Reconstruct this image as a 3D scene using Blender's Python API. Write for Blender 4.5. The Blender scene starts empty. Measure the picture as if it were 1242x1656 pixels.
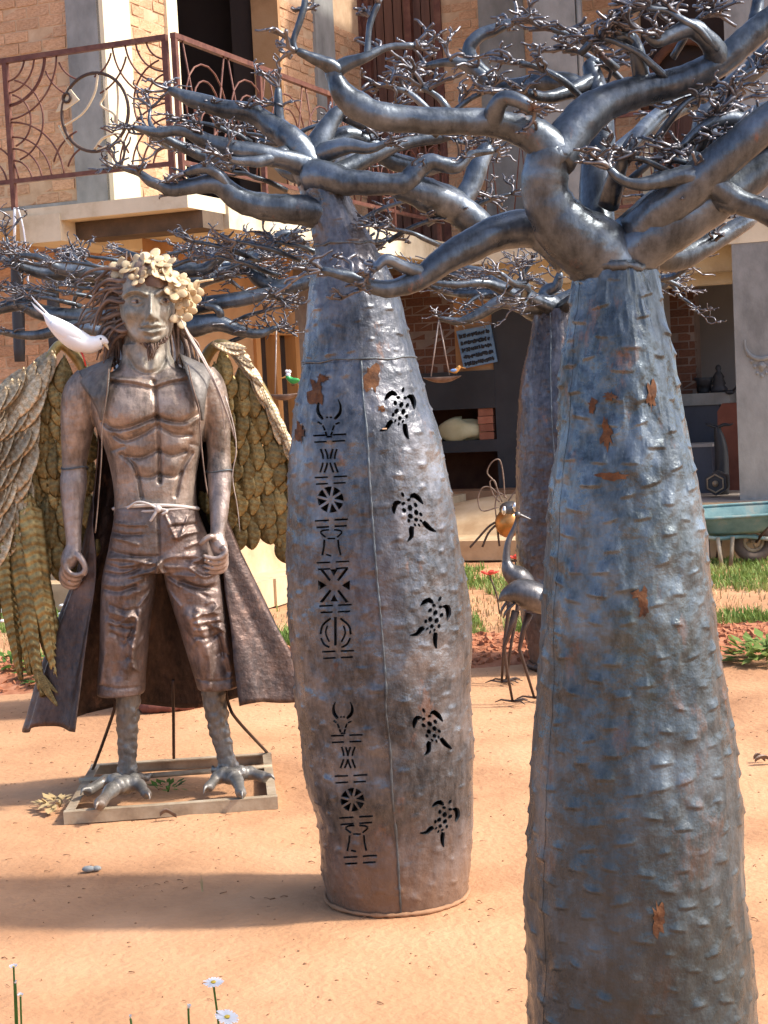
import bpy, bmesh, math, random
import numpy as np
from mathutils import Vector, Matrix, geometry
random.seed(7); np.random.seed(7)
rnd = random.random
def uni(a, b): return a + (b - a) * random.random()

# ------------------------------------------------------------------ camera, sky, sun, exposure
scene = bpy.context.scene
COL = scene.collection
FPX = 2600.0                                   # focal length in pixels of the 1242 x 1656 photograph
PITCH = math.radians(4.3); ROLL = math.radians(2.9)
CAM = np.array([0.0, 0.0, 1.5])
FW = np.array([0, math.cos(PITCH), -math.sin(PITCH)])
_zp = np.array([0, math.sin(PITCH), math.cos(PITCH)]); _x = np.array([1.0, 0, 0])
RT = math.cos(ROLL) * _x - math.sin(ROLL) * _zp
UP = math.sin(ROLL) * _x + math.cos(ROLL) * _zp
cd = bpy.data.cameras.new('camera'); cam = bpy.data.objects.new('camera', cd); COL.objects.link(cam)
cd.sensor_fit = 'VERTICAL'; cd.sensor_height = 24.0; cd.lens = 24.0 * FPX / 1656.0
cd.clip_start = 0.05; cd.clip_end = 600
cam.matrix_world = Matrix(((RT[0], UP[0], -FW[0], CAM[0]), (RT[1], UP[1], -FW[1], CAM[1]), (RT[2], UP[2], -FW[2], CAM[2]), (0, 0, 0, 1)))
scene.camera = cam

SUN_EL = math.radians(46); SUN_AZ = math.radians(97)      # clockwise from +Y
world = bpy.data.worlds.new('World'); scene.world = world; world.use_nodes = True
wn = world.node_tree; bg = wn.nodes['Background']
sky = wn.nodes.new('ShaderNodeTexSky'); sky.sky_type = 'NISHITA'; sky.sun_disc = False
sky.sun_elevation = SUN_EL; sky.sun_rotation = SUN_AZ; sky.altitude = 1200; sky.air_density = 0.8; sky.dust_density = 6.5
wn.links.new(sky.outputs[0], bg.inputs[0]); bg.inputs[1].default_value = 0.15
sl = bpy.data.lights.new('sun', 'SUN'); sun = bpy.data.objects.new('sun', sl); COL.objects.link(sun)
sl.energy = 2.2; sl.angle = math.radians(3.5); sl.color = (1.0, 0.95, 0.88)
_sd = Vector((math.sin(SUN_AZ) * math.cos(SUN_EL), math.cos(SUN_AZ) * math.cos(SUN_EL), math.sin(SUN_EL)))
sun.rotation_euler = _sd.to_track_quat('Z', 'Y').to_euler(); sun.location = (6, -2, 9)
vs = scene.view_settings
scene.display_settings.display_device = 'sRGB'
vs.view_transform = 'Standard'; vs.look = 'None'; vs.gamma = 1.0; vs.use_curve_mapping = False
vs.exposure = 1.46

# ------------------------------------------------------------------ measuring helpers
def ray(u, v): return FW * FPX + RT * (u - 621) - UP * (v - 828)
def P(u, v, Y):
    d = ray(u, v); return CAM + d * (Y / d[1])
def G(u, v, z=0.0):
    d = ray(u, v); return CAM + d * ((z - CAM[2]) / d[2])
def PL(u, v, o, n):
    d = ray(u, v); return CAM + d * (float(np.dot(np.array(o) - CAM, n)) / float(np.dot(d, n)))
def S(Y): return Y / FPX
def project(co):
    q = co - CAM; w = q @ FW
    return 621 + FPX * (q @ RT) / w, 828 - FPX * (q @ UP) / w

# ------------------------------------------------------------------ object helpers
ORG = {}
def mesh(name, v, f, mat=None, smooth=True):
    me = bpy.data.meshes.new(name); me.from_pydata([tuple(map(float, p)) for p in v], [], f)
    if smooth: me.polygons.foreach_set('use_smooth', [True] * len(me.polygons))
    if mat: me.materials.append(mat)
    me.update(); return me
def thing(name, label, cat, loc, group=None):
    o = bpy.data.objects.new(name, None); COL.objects.link(o); o.location = tuple(map(float, loc)); o.empty_display_size = .1
    o['label'] = label; o['category'] = cat
    if group: o['group'] = group
    ORG[o.name] = np.array(loc, float); return o
def tag(o, label, cat, group=None):
    o['label'] = label; o['category'] = cat
    if group: o['group'] = group
    return o
def obj(name, vf, mat, parent=None, origin=None, smooth=True, kind=None):
    v, f = vf; v = np.asarray(v, float)
    org = ORG[parent.name] if parent else (np.array(origin, float) if origin is not None else np.zeros(3))
    o = bpy.data.objects.new(name, mesh(name, v - org, f, mat, smooth)); COL.objects.link(o)
    if parent: o.parent = parent
    else: o.location = tuple(org)
    ORG[o.name] = org
    if kind: o['kind'] = kind
    return o
def inst(name, me, M, parent):
    """an object sharing mesh me, world matrix M, below a parent"""
    o = bpy.data.objects.new(name, me); COL.objects.link(o); o.parent = parent
    o.matrix_local = Matrix.Translation(Vector(-ORG[parent.name])) @ M
    return o
def join(*parts):
    V = []; F = []
    for v, f in parts:
        n = len(V); V.extend([tuple(p) for p in v]); F.extend([tuple(i + n for i in q) for q in f])
    return V, F
def unit(a):
    a = np.asarray(a, float); n = np.linalg.norm(a); return a / n if n > 1e-12 else a
def box(c, ax, size):
    """c centre, ax three axis vectors, size full lengths"""
    c = np.asarray(c, float); h = [np.asarray(a, float) * s / 2 for a, s in zip(ax, size)]
    v = [c + h[0] * i + h[1] * j + h[2] * k for i in (-1, 1) for j in (-1, 1) for k in (-1, 1)]
    f = [(0, 1, 3, 2), (4, 6, 7, 5), (0, 4, 5, 1), (2, 3, 7, 6), (0, 2, 6, 4), (1, 5, 7, 3)]
    return v, f
XYZ = (np.array([1., 0, 0]), np.array([0, 1., 0]), np.array([0, 0, 1.]))
def crv(pts, n=6):
    """Catmull-Rom through rows of any width"""
    p = np.asarray(pts, float)
    if len(p) < 3: return np.array([p[0] + (p[-1] - p[0]) * t for t in np.linspace(0, 1, n + 1)])
    q = np.vstack([2 * p[0] - p[1], p, 2 * p[-1] - p[-2]]); out = []
    for i in range(1, len(q) - 2):
        for k in range(n):
            t = k / n
            out.append(.5 * (2 * q[i] + (q[i + 1] - q[i - 1]) * t + (2 * q[i - 1] - 5 * q[i] + 4 * q[i + 1] - q[i + 2]) * t * t + (3 * q[i] - q[i - 1] - 3 * q[i + 1] + q[i + 2]) * t ** 3))
    out.append(q[-2]); return np.array(out)
def tube(pts, rad, n=8, closed=False, flat=1.0):
    p = np.asarray(pts, float); m = len(p); r = np.broadcast_to(np.asarray(rad, float), (m,))
    T = np.zeros_like(p)
    if closed: T = np.roll(p, -1, 0) - np.roll(p, 1, 0)
    else: T[1:-1] = p[2:] - p[:-2]; T[0] = p[1] - p[0]; T[-1] = p[-1] - p[-2]
    T /= np.maximum(np.linalg.norm(T, axis=1), 1e-9)[:, None]
    a = np.array([0, 0, 1.]) if abs(T[0][2]) < .9 else np.array([1., 0, 0])
    nrm = unit(np.cross(T[0], a)); V = []
    ang = np.arange(n) * 2 * math.pi / n
    for i in range(m):
        nrm = unit(nrm - T[i] * np.dot(nrm, T[i])); b = np.cross(T[i], nrm)
        V.append(p[i] + r[i] * (np.cos(ang)[:, None] * nrm + flat * np.sin(ang)[:, None] * b))
    V = np.vstack(V); F = []
    for i in range(m if closed else m - 1):
        j = (i + 1) % m
        for k in range(n): l = (k + 1) % n; F.append((i * n + k, i * n + l, j * n + l, j * n + k))
    if not closed: F.append(tuple(range(n))[::-1]); F.append(tuple((m - 1) * n + k for k in range(n)))
    return V, F
def ball(c, r, ax=XYZ, nu=14, nv=9):
    r = np.broadcast_to(np.asarray(r, float), (3,)); V = []; F = []
    for i in range(nv + 1):
        t = math.pi * i / nv
        for k in range(nu):
            a = 2 * math.pi * k / nu
            V.append(np.asarray(c) + ax[0] * r[0] * math.sin(t) * math.cos(a) + ax[1] * r[1] * math.sin(t) * math.sin(a) + ax[2] * r[2] * math.cos(t))
    for i in range(nv):
        for k in range(nu): l = (k + 1) % nu; F.append((i * nu + k, (i + 1) * nu + k, (i + 1) * nu + l, i * nu + l))
    return V, F
def grid(fn, nu, nv, cu=False):
    V = [fn(i / (nu if cu else nu - 1), j / (nv - 1)) for j in range(nv) for i in range(nu)]; F = []
    for j in range(nv - 1):
        for i in range(nu if cu else nu - 1):
            k = (i + 1) % nu; F.append((j * nu + i, j * nu + k, (j + 1) * nu + k, (j + 1) * nu + i))
    return V, F
def plate(poly, n, th):
    """extruded polygon, poly world points, n direction, th thickness"""
    a = np.asarray(poly, float); n = unit(n); m = len(a)
    V = list(a) + list(a + n * th)
    F = [tuple(range(m))[::-1], tuple(range(m, 2 * m))] + [(i, (i + 1) % m, m + (i + 1) % m, m + i) for i in range(m)]
    return V, F
_TAB = {}
def vnoise(x, y, px=None, seed=0):
    """value noise on arrays, periodic in x with period px"""
    N = 256
    if seed not in _TAB: _TAB[seed] = np.random.RandomState(seed).rand(N, N) * 2 - 1
    tab = _TAB[seed]
    xi = np.floor(x).astype(int); yi = np.floor(y).astype(int); fx = x - xi; fy = y - yi
    fx = fx * fx * (3 - 2 * fx); fy = fy * fy * (3 - 2 * fy)
    p = px or N
    a = tab[xi % p % N, yi % N]; b = tab[(xi + 1) % p % N, yi % N]; c = tab[xi % p % N, (yi + 1) % N]; d = tab[(xi + 1) % p % N, (yi + 1) % N]
    return (a * (1 - fx) + b * fx) * (1 - fy) + (c * (1 - fx) + d * fx) * fy
_TMP = bpy.data.scenes.new('modelling')
def evaluated(name, vf, mods, mat=None):
    """mesh after modifiers"""
    me = mesh(name, vf[0], vf[1]); o = bpy.data.objects.new(name, me); _TMP.collection.objects.link(o)
    for t, kw in mods:
        m = o.modifiers.new(t, t)
        for k, w in kw.items(): setattr(m, k, w)
    with bpy.context.temp_override(scene=_TMP, view_layer=_TMP.view_layers[0]): dg = bpy.context.evaluated_depsgraph_get()
    dg.update()
    ev = o.evaluated_get(dg).to_mesh()
    n = len(ev.vertices); co = np.empty(n * 3); ev.vertices.foreach_get('co', co); co = co.reshape(-1, 3)
    no = np.empty(n * 3); ev.vertices.foreach_get('normal', no); no = no.reshape(-1, 3)
    F = [tuple(p.vertices) for p in ev.polygons]
    bpy.data.objects.remove(o); bpy.data.meshes.remove(me)
    return co, F, no

# ------------------------------------------------------------------ materials
def mat(name, cols, scale=4, rough=.8, metal=0.0, bump=.3, bscale=60, stretch=(1, 1, 1), spec=.4, rvar=0.0, detail=6, rand=0.0, bdist=.004, trans=0.0):
    m = bpy.data.materials.new(name); m.use_nodes = True; t = m.node_tree; N = t.nodes; L = t.links
    b = N['Principled BSDF']; b.inputs['Roughness'].default_value = rough; b.inputs['Metallic'].default_value = metal
    b.inputs['Specular IOR Level'].default_value = spec
    tc = N.new('ShaderNodeTexCoord'); mp = N.new('ShaderNodeMapping'); mp.inputs['Scale'].default_value = stretch
    L.new(tc.outputs['Object'], mp.inputs[0])
    nz = N.new('ShaderNodeTexNoise'); nz.inputs['Scale'].default_value = scale; nz.inputs['Detail'].default_value = detail; nz.inputs['Roughness'].default_value = .62
    L.new(mp.outputs[0], nz.inputs[0])
    rp = N.new('ShaderNodeValToRGB'); L.new(nz.outputs[0], rp.inputs[0])
    e = rp.color_ramp.elements
    while len(e) < len(cols): e.new(.5)
    for i, c in enumerate(cols): e[i].position = .3 + .4 * i / max(1, len(cols) - 1); e[i].color = (*c, 1)
    out = rp.outputs[0]
    if rand:
        oi = N.new('ShaderNodeObjectInfo'); hs = N.new('ShaderNodeHueSaturation')
        mr = N.new('ShaderNodeMapRange'); mr.inputs[3].default_value = 1 - rand; mr.inputs[4].default_value = 1 + rand
        L.new(oi.outputs['Random'], mr.inputs[0]); L.new(mr.outputs[0], hs.inputs['Value']); L.new(out, hs.inputs['Color']); out = hs.outputs[0]
    L.new(out, b.inputs['Base Color'])
    if bump:
        n2 = N.new('ShaderNodeTexNoise'); n2.inputs['Scale'].default_value = bscale; n2.inputs['Detail'].default_value = 5
        L.new(mp.outputs[0], n2.inputs[0])
        bp = N.new('ShaderNodeBump'); bp.inputs['Strength'].default_value = bump; bp.inputs['Distance'].default_value = bdist
        L.new(n2.outputs[0], bp.inputs['Height']); L.new(bp.outputs[0], b.inputs['Normal'])
        if rvar:
            mr = N.new('ShaderNodeMapRange'); mr.inputs[1].default_value = .3; mr.inputs[2].default_value = .7
            mr.inputs[3].default_value = rough - rvar; mr.inputs[4].default_value = rough + rvar
            L.new(nz.outputs[0], mr.inputs[0]); L.new(mr.outputs[0], b.inputs['Roughness'])
    if trans:
        tr = N.new('ShaderNodeBsdfTranslucent'); mx = N.new('ShaderNodeMixShader'); mx.inputs[0].default_value = trans
        L.new(out, tr.inputs[0]); L.new(b.outputs[0], mx.inputs[1]); L.new(tr.outputs[0], mx.inputs[2])
        L.new(mx.outputs[0], N['Material Output'].inputs[0])
    return m
def metal(name, cols, scale=3.0, rough=.4, met=.75, rust=.3, rustcol=(.15, .055, .018), streak=.5, bump=.35, bscale=90, patina=None, low=None, rand=0.0, lowcol=(.16, .088, .05), hammer=0.0):
    """weathered sheet iron: mottled base, vertical streaks, rust spots; low = height of a blended foot band, earth dust colour by default"""
    m = bpy.data.materials.new(name); m.use_nodes = True; t = m.node_tree; N = t.nodes; L = t.links
    b = N['Principled BSDF']
    tc = N.new('ShaderNodeTexCoord')
    def noise(s, st=(1, 1, 1), det=7, rg=.65, off=0):
        mp = N.new('ShaderNodeMapping'); mp.inputs['Scale'].default_value = st; mp.inputs['Location'].default_value = (off, off * 2.3, off * .7)
        L.new(tc.outputs['Object'], mp.inputs[0])
        n = N.new('ShaderNodeTexNoise'); n.inputs['Scale'].default_value = s; n.inputs['Detail'].default_value = det; n.inputs['Roughness'].default_value = rg
        L.new(mp.outputs[0], n.inputs[0]); return n.outputs[0]
    def ramp(x, a, c):
        r = N.new('ShaderNodeMapRange'); r.inputs[1].default_value = a; r.inputs[2].default_value = c; L.new(x, r.inputs[0]); return r.outputs[0]
    def mixc(fac, a, c, k=1.0):
        x = N.new('ShaderNodeMix'); x.data_type = 'RGBA'
        if k != 1.0:
            q = N.new('ShaderNodeMath'); q.operation = 'MULTIPLY'; q.inputs[1].default_value = k; L.new(fac, q.inputs[0]); fac = q.outputs[0]
        L.new(fac, x.inputs[0])
        for s, w in ((x.inputs[6], a), (x.inputs[7], c)):
            if isinstance(w, tuple): s.default_value = (*w, 1)
            else: L.new(w, s)
        return x.outputs[2]
    n1 = noise(scale); rp = N.new('ShaderNodeValToRGB'); L.new(n1, rp.inputs[0]); e = rp.color_ramp.elements
    while len(e) < len(cols): e.new(.5)
    for i, c in enumerate(cols): e[i].position = .32 + .36 * i / max(1, len(cols) - 1); e[i].color = (*c, 1)
    col = rp.outputs[0]
    st = ramp(noise(5, (3, 3, .5), 6, .7, 3), .5, .68)
    col = mixc(st, col, tuple(c * .45 for c in cols[0]), streak)
    if patina: col = mixc(ramp(noise(2.2, (1, 1, .6), 6, .6, 9), .52, .66), col, patina, .7)
    rs = ramp(noise(6.5, (1.6, 1.6, .8), 9, .75, 17), .64 - .12 * rust, .70 - .10 * rust)
    col = mixc(rs, col, rustcol, .85)
    fine = ramp(noise(55, (1, 1, .4), 6, .7, 5), .35, .7)
    col = mixc(fine, col, tuple(min(1, c * 1.5 + .01) for c in cols[-1]), .3)
    ro = N.new('ShaderNodeMapRange'); ro.inputs[1].default_value = .3; ro.inputs[2].default_value = .75; ro.inputs[3].default_value = rough - .1; ro.inputs[4].default_value = rough + .2
    L.new(noise(14, (1, 1, .5), 6, .7, 2), ro.inputs[0]); L.new(ro.outputs[0], b.inputs['Roughness'])
    mt = N.new('ShaderNodeMapRange'); mt.inputs[3].default_value = met; mt.inputs[4].default_value = met * .1; L.new(rs, mt.inputs[0])
    metal_out = mt.outputs[0]
    if low:
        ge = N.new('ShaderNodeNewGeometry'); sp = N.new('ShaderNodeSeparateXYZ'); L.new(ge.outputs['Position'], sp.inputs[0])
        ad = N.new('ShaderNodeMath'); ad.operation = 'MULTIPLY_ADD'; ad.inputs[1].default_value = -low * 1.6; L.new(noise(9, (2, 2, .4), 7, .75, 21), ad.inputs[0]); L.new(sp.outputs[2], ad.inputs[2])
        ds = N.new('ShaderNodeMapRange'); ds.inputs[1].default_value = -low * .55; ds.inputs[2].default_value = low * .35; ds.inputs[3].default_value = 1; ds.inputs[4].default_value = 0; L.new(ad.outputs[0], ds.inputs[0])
        col = mixc(ds.outputs[0], col, lowcol, .8)
        m2 = N.new('ShaderNodeMath'); m2.operation = 'MULTIPLY_ADD'; m2.inputs[1].default_value = -.6; L.new(ds.outputs[0], m2.inputs[0]); L.new(metal_out, m2.inputs[2]); m2.use_clamp = True; metal_out = m2.outputs[0]
    L.new(metal_out, b.inputs['Metallic'])
    if rand:
        oi = N.new('ShaderNodeObjectInfo'); hs = N.new('ShaderNodeHueSaturation'); mr = N.new('ShaderNodeMapRange'); mr.inputs[3].default_value = 1 - rand; mr.inputs[4].default_value = 1 + rand
        L.new(oi.outputs['Random'], mr.inputs[0]); L.new(mr.outputs[0], hs.inputs['Value']); L.new(col, hs.inputs['Color']); col = hs.outputs[0]
    L.new(col, b.inputs['Base Color'])
    bp = N.new('ShaderNodeBump'); bp.inputs['Strength'].default_value = bump; bp.inputs['Distance'].default_value = .004
    L.new(noise(bscale, (1, 1, .7), 5), bp.inputs['Height'])
    if hammer:
        b2 = N.new('ShaderNodeBump'); b2.inputs['Strength'].default_value = hammer; b2.inputs['Distance'].default_value = .02
        L.new(noise(24, (1, 1, 1.3), 3, .5, 31), b2.inputs['Height']); L.new(bp.outputs[0], b2.inputs['Normal']); bp = b2
    L.new(bp.outputs[0], b.inputs['Normal'])
    return m
M_ground = mat('laterite_ground', [(.29, .145, .072), (.455, .245, .125), (.56, .32, .175)], .9, .95, bump=.6, bscale=40, spec=.15, bdist=.012, detail=14)
M_rubble = mat('red_rubble', [(.22, .075, .035), (.36, .145, .075), (.45, .21, .12)], 14, .95, bump=.6, bscale=50, spec=.1)
M_tree1 = metal('iron_near_tree', [(.011, .015, .016), (.040, .052, .058), (.17, .205, .23)], 4.6, .27, .62, .62, patina=(.050, .060, .046), bump=.45, hammer=.25, low=1.1, lowcol=(.020, .026, .024), rustcol=(.10, .036, .011))  # trunk blends to a darker green-black tone towards the bottom
M_tree2 = metal('iron_middle_tree', [(.018, .021, .024), (.060, .065, .072), (.21, .205, .21)], 4.4, .29, .64, .3, low=.26, patina=(.095, .068, .066), bump=.45, hammer=.26, rustcol=(.10, .036, .011))
M_tree3 = metal('iron_far_tree', [(.030, .027, .028), (.07, .064, .066), (.15, .145, .155)], 4, .36, .75, .35, low=.3, patina=(.065, .034, .028), hammer=.3)
M_limb = metal('iron_limb', [(.022, .027, .032), (.060, .072, .083), (.165, .19, .215)], 7, .32, .68, .12, streak=.35, bump=.3, bscale=50, hammer=.12)
M_twig = metal('iron_twig', [(.065, .062, .068), (.20, .195, .205)], 12, .36, .8, .08, bump=.1)
M_rust = mat('rust_flake', [(.045, .020, .010), (.105, .042, .015), (.17, .075, .03)], 40, .9, 0, .6, 90)
M_weld = metal('weld_bead', [(.05, .056, .06), (.13, .145, .155)], 20, .45, .7, .4)
M_body = metal('statue_skin', [(.035, .034, .031), (.205, .152, .115), (.40, .31, .245)], 6.5, .40, .4, .25, (.20, .085, .04), .8, .5, 60, patina=(.14, .145, .13), hammer=.3)
M_face = metal('statue_face', [(.08, .072, .058), (.25, .215, .165), (.40, .35, .275)], 12, .5, .25, .2, (.20, .09, .045), .5, .5, 60, patina=(.14, .15, .12), hammer=.15)
M_fore = metal('statue_forearm', [(.10, .085, .075), (.28, .215, .18), (.42, .34, .295)], 7, .38, .5, .15, (.20, .085, .04), .7, .45, 70, patina=(.19, .20, .185), hammer=.25)
M_trou = metal('statue_trousers', [(.05, .036, .03), (.15, .105, .085), (.29, .215, .18)], 6, .44, .55, .25, (.20, .08, .04), .7, .5, patina=(.10, .08, .06), hammer=.35)
M_coat = metal('statue_coat', [(.018, .015, .014), (.045, .030, .026), (.15, .085, .058)], 3.5, .40, .6, .35, (.14, .06, .028), .6, .45, hammer=.3)
M_vest = metal('statue_vest', [(.045, .040, .034), (.115, .10, .085), (.17, .155, .135)], 8, .5, .3, .3, hammer=.25)
M_leg = metal('statue_shin', [(.09, .085, .078), (.22, .205, .18)], 8, .42, .5, .2, patina=(.20, .14, .10), hammer=.2)
M_feath = metal('brass_feather', [(.075, .048, .016), (.20, .14, .048), (.34, .25, .095)], 9, .36, .6, .3, (.13, .06, .025), .5, .25, rand=.35)
M_feath2 = metal('pale_feather', [(.12, .075, .034), (.36, .26, .14), (.58, .46, .30)], 12, .38, .55, .3, (.18, .09, .04), .5, .25, rand=.35)  # paler than the brass feathers, for outer and leading-edge feathers
M_hair = mat('hair_rope', [(.075, .045, .032), (.16, .105, .075), (.28, .20, .15)], 14, .55, .2, .3)
M_wire = mat('pale_wire', [(.30, .24, .20), (.50, .42, .36)], 20, .5, .3, .1)
M_bloss = mat('cream_blossom', [(.30, .20, .10), (.52, .40, .23), (.66, .53, .34)], 12, .55, .1, .2, rand=.2)
M_cord = mat('belt_cord', [(.42, .36, .31), (.62, .56, .50)], 20, .7, 0, .2)
M_white = mat('white_paint', [(.72, .72, .71), (.82, .82, .81)], 5, .5, 0, .1)
M_frame = mat('frame_paint', [(.17, .115, .07), (.34, .26, .17), (.46, .38, .27)], 7, .6, .2, .3)
M_rod = mat('dark_rod', [(.05, .035, .03), (.11, .07, .05)], 9, .5, .5, .2)
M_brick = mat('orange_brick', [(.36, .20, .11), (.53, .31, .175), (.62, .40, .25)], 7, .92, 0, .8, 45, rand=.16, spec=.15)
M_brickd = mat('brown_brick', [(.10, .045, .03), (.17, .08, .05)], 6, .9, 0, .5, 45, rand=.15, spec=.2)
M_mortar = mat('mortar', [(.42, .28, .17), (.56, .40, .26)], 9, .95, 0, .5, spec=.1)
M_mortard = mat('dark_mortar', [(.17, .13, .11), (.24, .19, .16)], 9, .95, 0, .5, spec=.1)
M_plast = mat('orange_plaster', [(.30, .16, .075), (.42, .24, .12), (.47, .29, .16)], 2.2, .9, 0, .4, spec=.2)
M_cream = mat('cream_paint', [(.62, .53, .36), (.74, .65, .46)], 2.5, .85, 0, .2, spec=.2)
M_creamd = mat('stained_cream', [(.40, .31, .19), (.62, .53, .37), (.70, .61, .44)], 2.2, .88, 0, .3, spec=.2)
M_conc = mat('grey_concrete', [(.16, .16, .15), (.25, .25, .235), (.33, .33, .31)], 3.5, .85, 0, .5, spec=.25, stretch=(1, 1, .6))
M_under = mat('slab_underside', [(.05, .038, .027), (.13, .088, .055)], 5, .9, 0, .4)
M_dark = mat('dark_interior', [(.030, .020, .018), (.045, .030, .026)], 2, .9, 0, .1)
M_black = mat('black_paint', [(.020, .022, .026), (.038, .040, .046)], 3, .55, 0, .2)
M_rail = mat('rust_rail', [(.075, .026, .020), (.13, .05, .034), (.18, .085, .055)], 12, .6, .2, .3)
M_wood = mat('orange_timber', [(.36, .16, .05), (.50, .25, .09)], 3, .6, 0, .2, stretch=(8, 8, .6))
M_woodd = mat('dark_timber', [(.08, .035, .022), (.15, .07, .045)], 3, .65, 0, .3, stretch=(8, 8, .6))
M_glass = mat('dark_glass', [(.015, .017, .02), (.02, .022, .026)], 2, .12, 0, 0, spec=.6)
M_room = mat('room_grey', [(.27, .26, .25), (.33, .32, .31)], 2, .9, 0, .2)
M_floor = mat('worn_floor', [(.24, .20, .17), (.36, .31, .26)], 2, .8, 0, .2)
M_step = mat('yellow_step', [(.34, .22, .12), (.50, .36, .215), (.60, .46, .30)], 2.5, .9, 0, .4, spec=.15)
M_bench = mat('earth_bench', [(.22, .115, .06), (.36, .20, .11)], 3, .9, 0, .4, spec=.15)
M_grass = mat('grass_blade', [(.10, .17, .03), (.19, .27, .065), (.36, .35, .13)], 2.2, .7, 0, 0, spec=.25, trans=.35)
M_leaf = mat('plant_leaf', [(.05, .12, .02), (.12, .22, .04)], 6, .6, 0, .1, spec=.3, trans=.3)
M_straw = mat('dry_straw', [(.34, .23, .10), (.50, .37, .18)], 6, .8, 0, 0)
M_petal = mat('daisy_petal', [(.80, .80, .78), (.85, .85, .84)], 8, .6, 0, 0, trans=.2)
M_yolk = mat('daisy_eye', [(.65, .42, .04), (.75, .52, .07)], 20, .7, 0, .2)
M_red = mat('red_paint', [(.50, .03, .02), (.66, .07, .04)], 8, .4, .1, .1)
M_amber = mat('amber_enamel', [(.30, .12, .03), (.50, .24, .07)], 9, .25, .5, .1)
M_chrome = mat('bright_steel', [(.55, .55, .56), (.65, .65, .66)], 8, .2, .9, .05)
M_teal = mat('teal_paint', [(.07, .15, .15), (.14, .24, .23), (.36, .28, .20)], 4, .6, .1, .4)
M_rubber = mat('dusty_rubber', [(.06, .045, .038), (.16, .11, .08)], 8, .9, 0, .3)
M_blue = mat('blue_enamel', [(.07, .15, .27), (.15, .26, .40), (.20, .30, .42)], 8, .5, .1, .4, 30)
M_ink = mat('dark_letters', [(.012, .014, .02), (.03, .03, .035)], 9, .5, 0, .1)
M_sack = mat('yellow_sack', [(.50, .44, .24), (.64, .58, .36)], 6, .9, 0, .3, 30)
M_redbrick = mat('red_brick', [(.30, .105, .06), (.42, .17, .10)], 7, .9, 0, .5, rand=.2)
M_terra = mat('terracotta', [(.13, .04, .025), (.20, .07, .045)], 5, .8, 0, .2)
M_navy = mat('blue_box', [(.028, .034, .05), (.045, .055, .08)], 4, .5, 0, .1)
M_green = mat('green_enamel', [(.03, .26, .06), (.06, .38, .10)], 9, .3, .1, .05)
M_sky_b = mat('bird_blue', [(.16, .30, .55), (.24, .40, .66)], 9, .4, 0, .05)
M_orange = mat('bird_orange', [(.60, .28, .06), (.70, .36, .10)], 9, .5, 0, .05)
M_grey = metal('crane_sheet', [(.045, .042, .04), (.105, .10, .098), (.20, .19, .185)], 6, .36, .75, .15)
# ------------------------------------------------------------------ ground
def hground(x, y):
    x = np.asarray(x, float); y = np.asarray(y, float)
    h = .010 * vnoise(x * 1.3 + 40, y * 1.3, None, 3) + .006 * vnoise(x * 4 + 90, y * 4, None, 4) + .003 * vnoise(x * 13 + 99, y * 13, None, 5)
    return h - .012
xs = np.concatenate([[-300, -120, -50, -20, -9], np.linspace(-4.5, 5.5, 170), [9, 20, 50, 120, 300]])
ys = np.concatenate([[-300, -100, -30, -8, -2], np.linspace(1.5, 15, 230), [20, 40, 90, 200, 400]])
XX, YY = np.meshgrid(xs, ys); ZZ = hground(XX, YY)
nx = len(xs); ny = len(ys)
gv = np.stack([XX.ravel(), YY.ravel(), ZZ.ravel()], 1)
gf = [(j * nx + i, j * nx + i + 1, (j + 1) * nx + i + 1, (j + 1) * nx + i) for j in range(ny - 1) for i in range(nx - 1)]
o = obj('ground', (gv, gf), M_ground); o['kind'] = 'structure'

# ------------------------------------------------------------------ building frame
ANG = math.radians(22)
A_ = np.array([math.sin(ANG), math.cos(ANG), 0]); B_ = np.array([math.cos(ANG), -math.sin(ANG), 0]); Z_ = np.array([0, 0, 1.])
C0 = P(303, 321, 10.8); ZS = 2.88; C0[2] = 0
Ko = PL(175, 200, C0 + A_ * 1.1, -A_); K = np.array([Ko[0], Ko[1], 0])
C1 = PL(725, 392, C0, B_); C1[2] = 0
d2 = float((C0 - K) @ B_)
M0 = C1 + A_ * 1.1 - B_ * d2                     # corner of side wall and back wall
LS = float((M0 - K) @ A_)                        # length of the side wall
PF = (K, -A_, B_); PS = (K, B_, A_); PB = (M0, -A_, B_)     # front, side, back wall planes: origin, normal, along
def sz(pl, u, v):
    q = PL(u, v, pl[0], pl[1]); return float((q - pl[0]) @ pl[2]), float(q[2])
def at(pl, s, z, out=0.0): return pl[0] + pl[2] * s + Z_ * z + pl[1] * out
def wbox(pl, s0, s1, z0, z1, o0, o1):
    """box on a wall plane from o0 to o1 outwards"""
    return box(at(pl, (s0 + s1) / 2, (z0 + z1) / 2, (o0 + o1) / 2), (pl[2], pl[1], Z_), (s1 - s0, o1 - o0, z1 - z0))
bld = thing('brick_building', 'two storey orange brick house with cream balcony around its courtyard', 'house', K)
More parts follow.
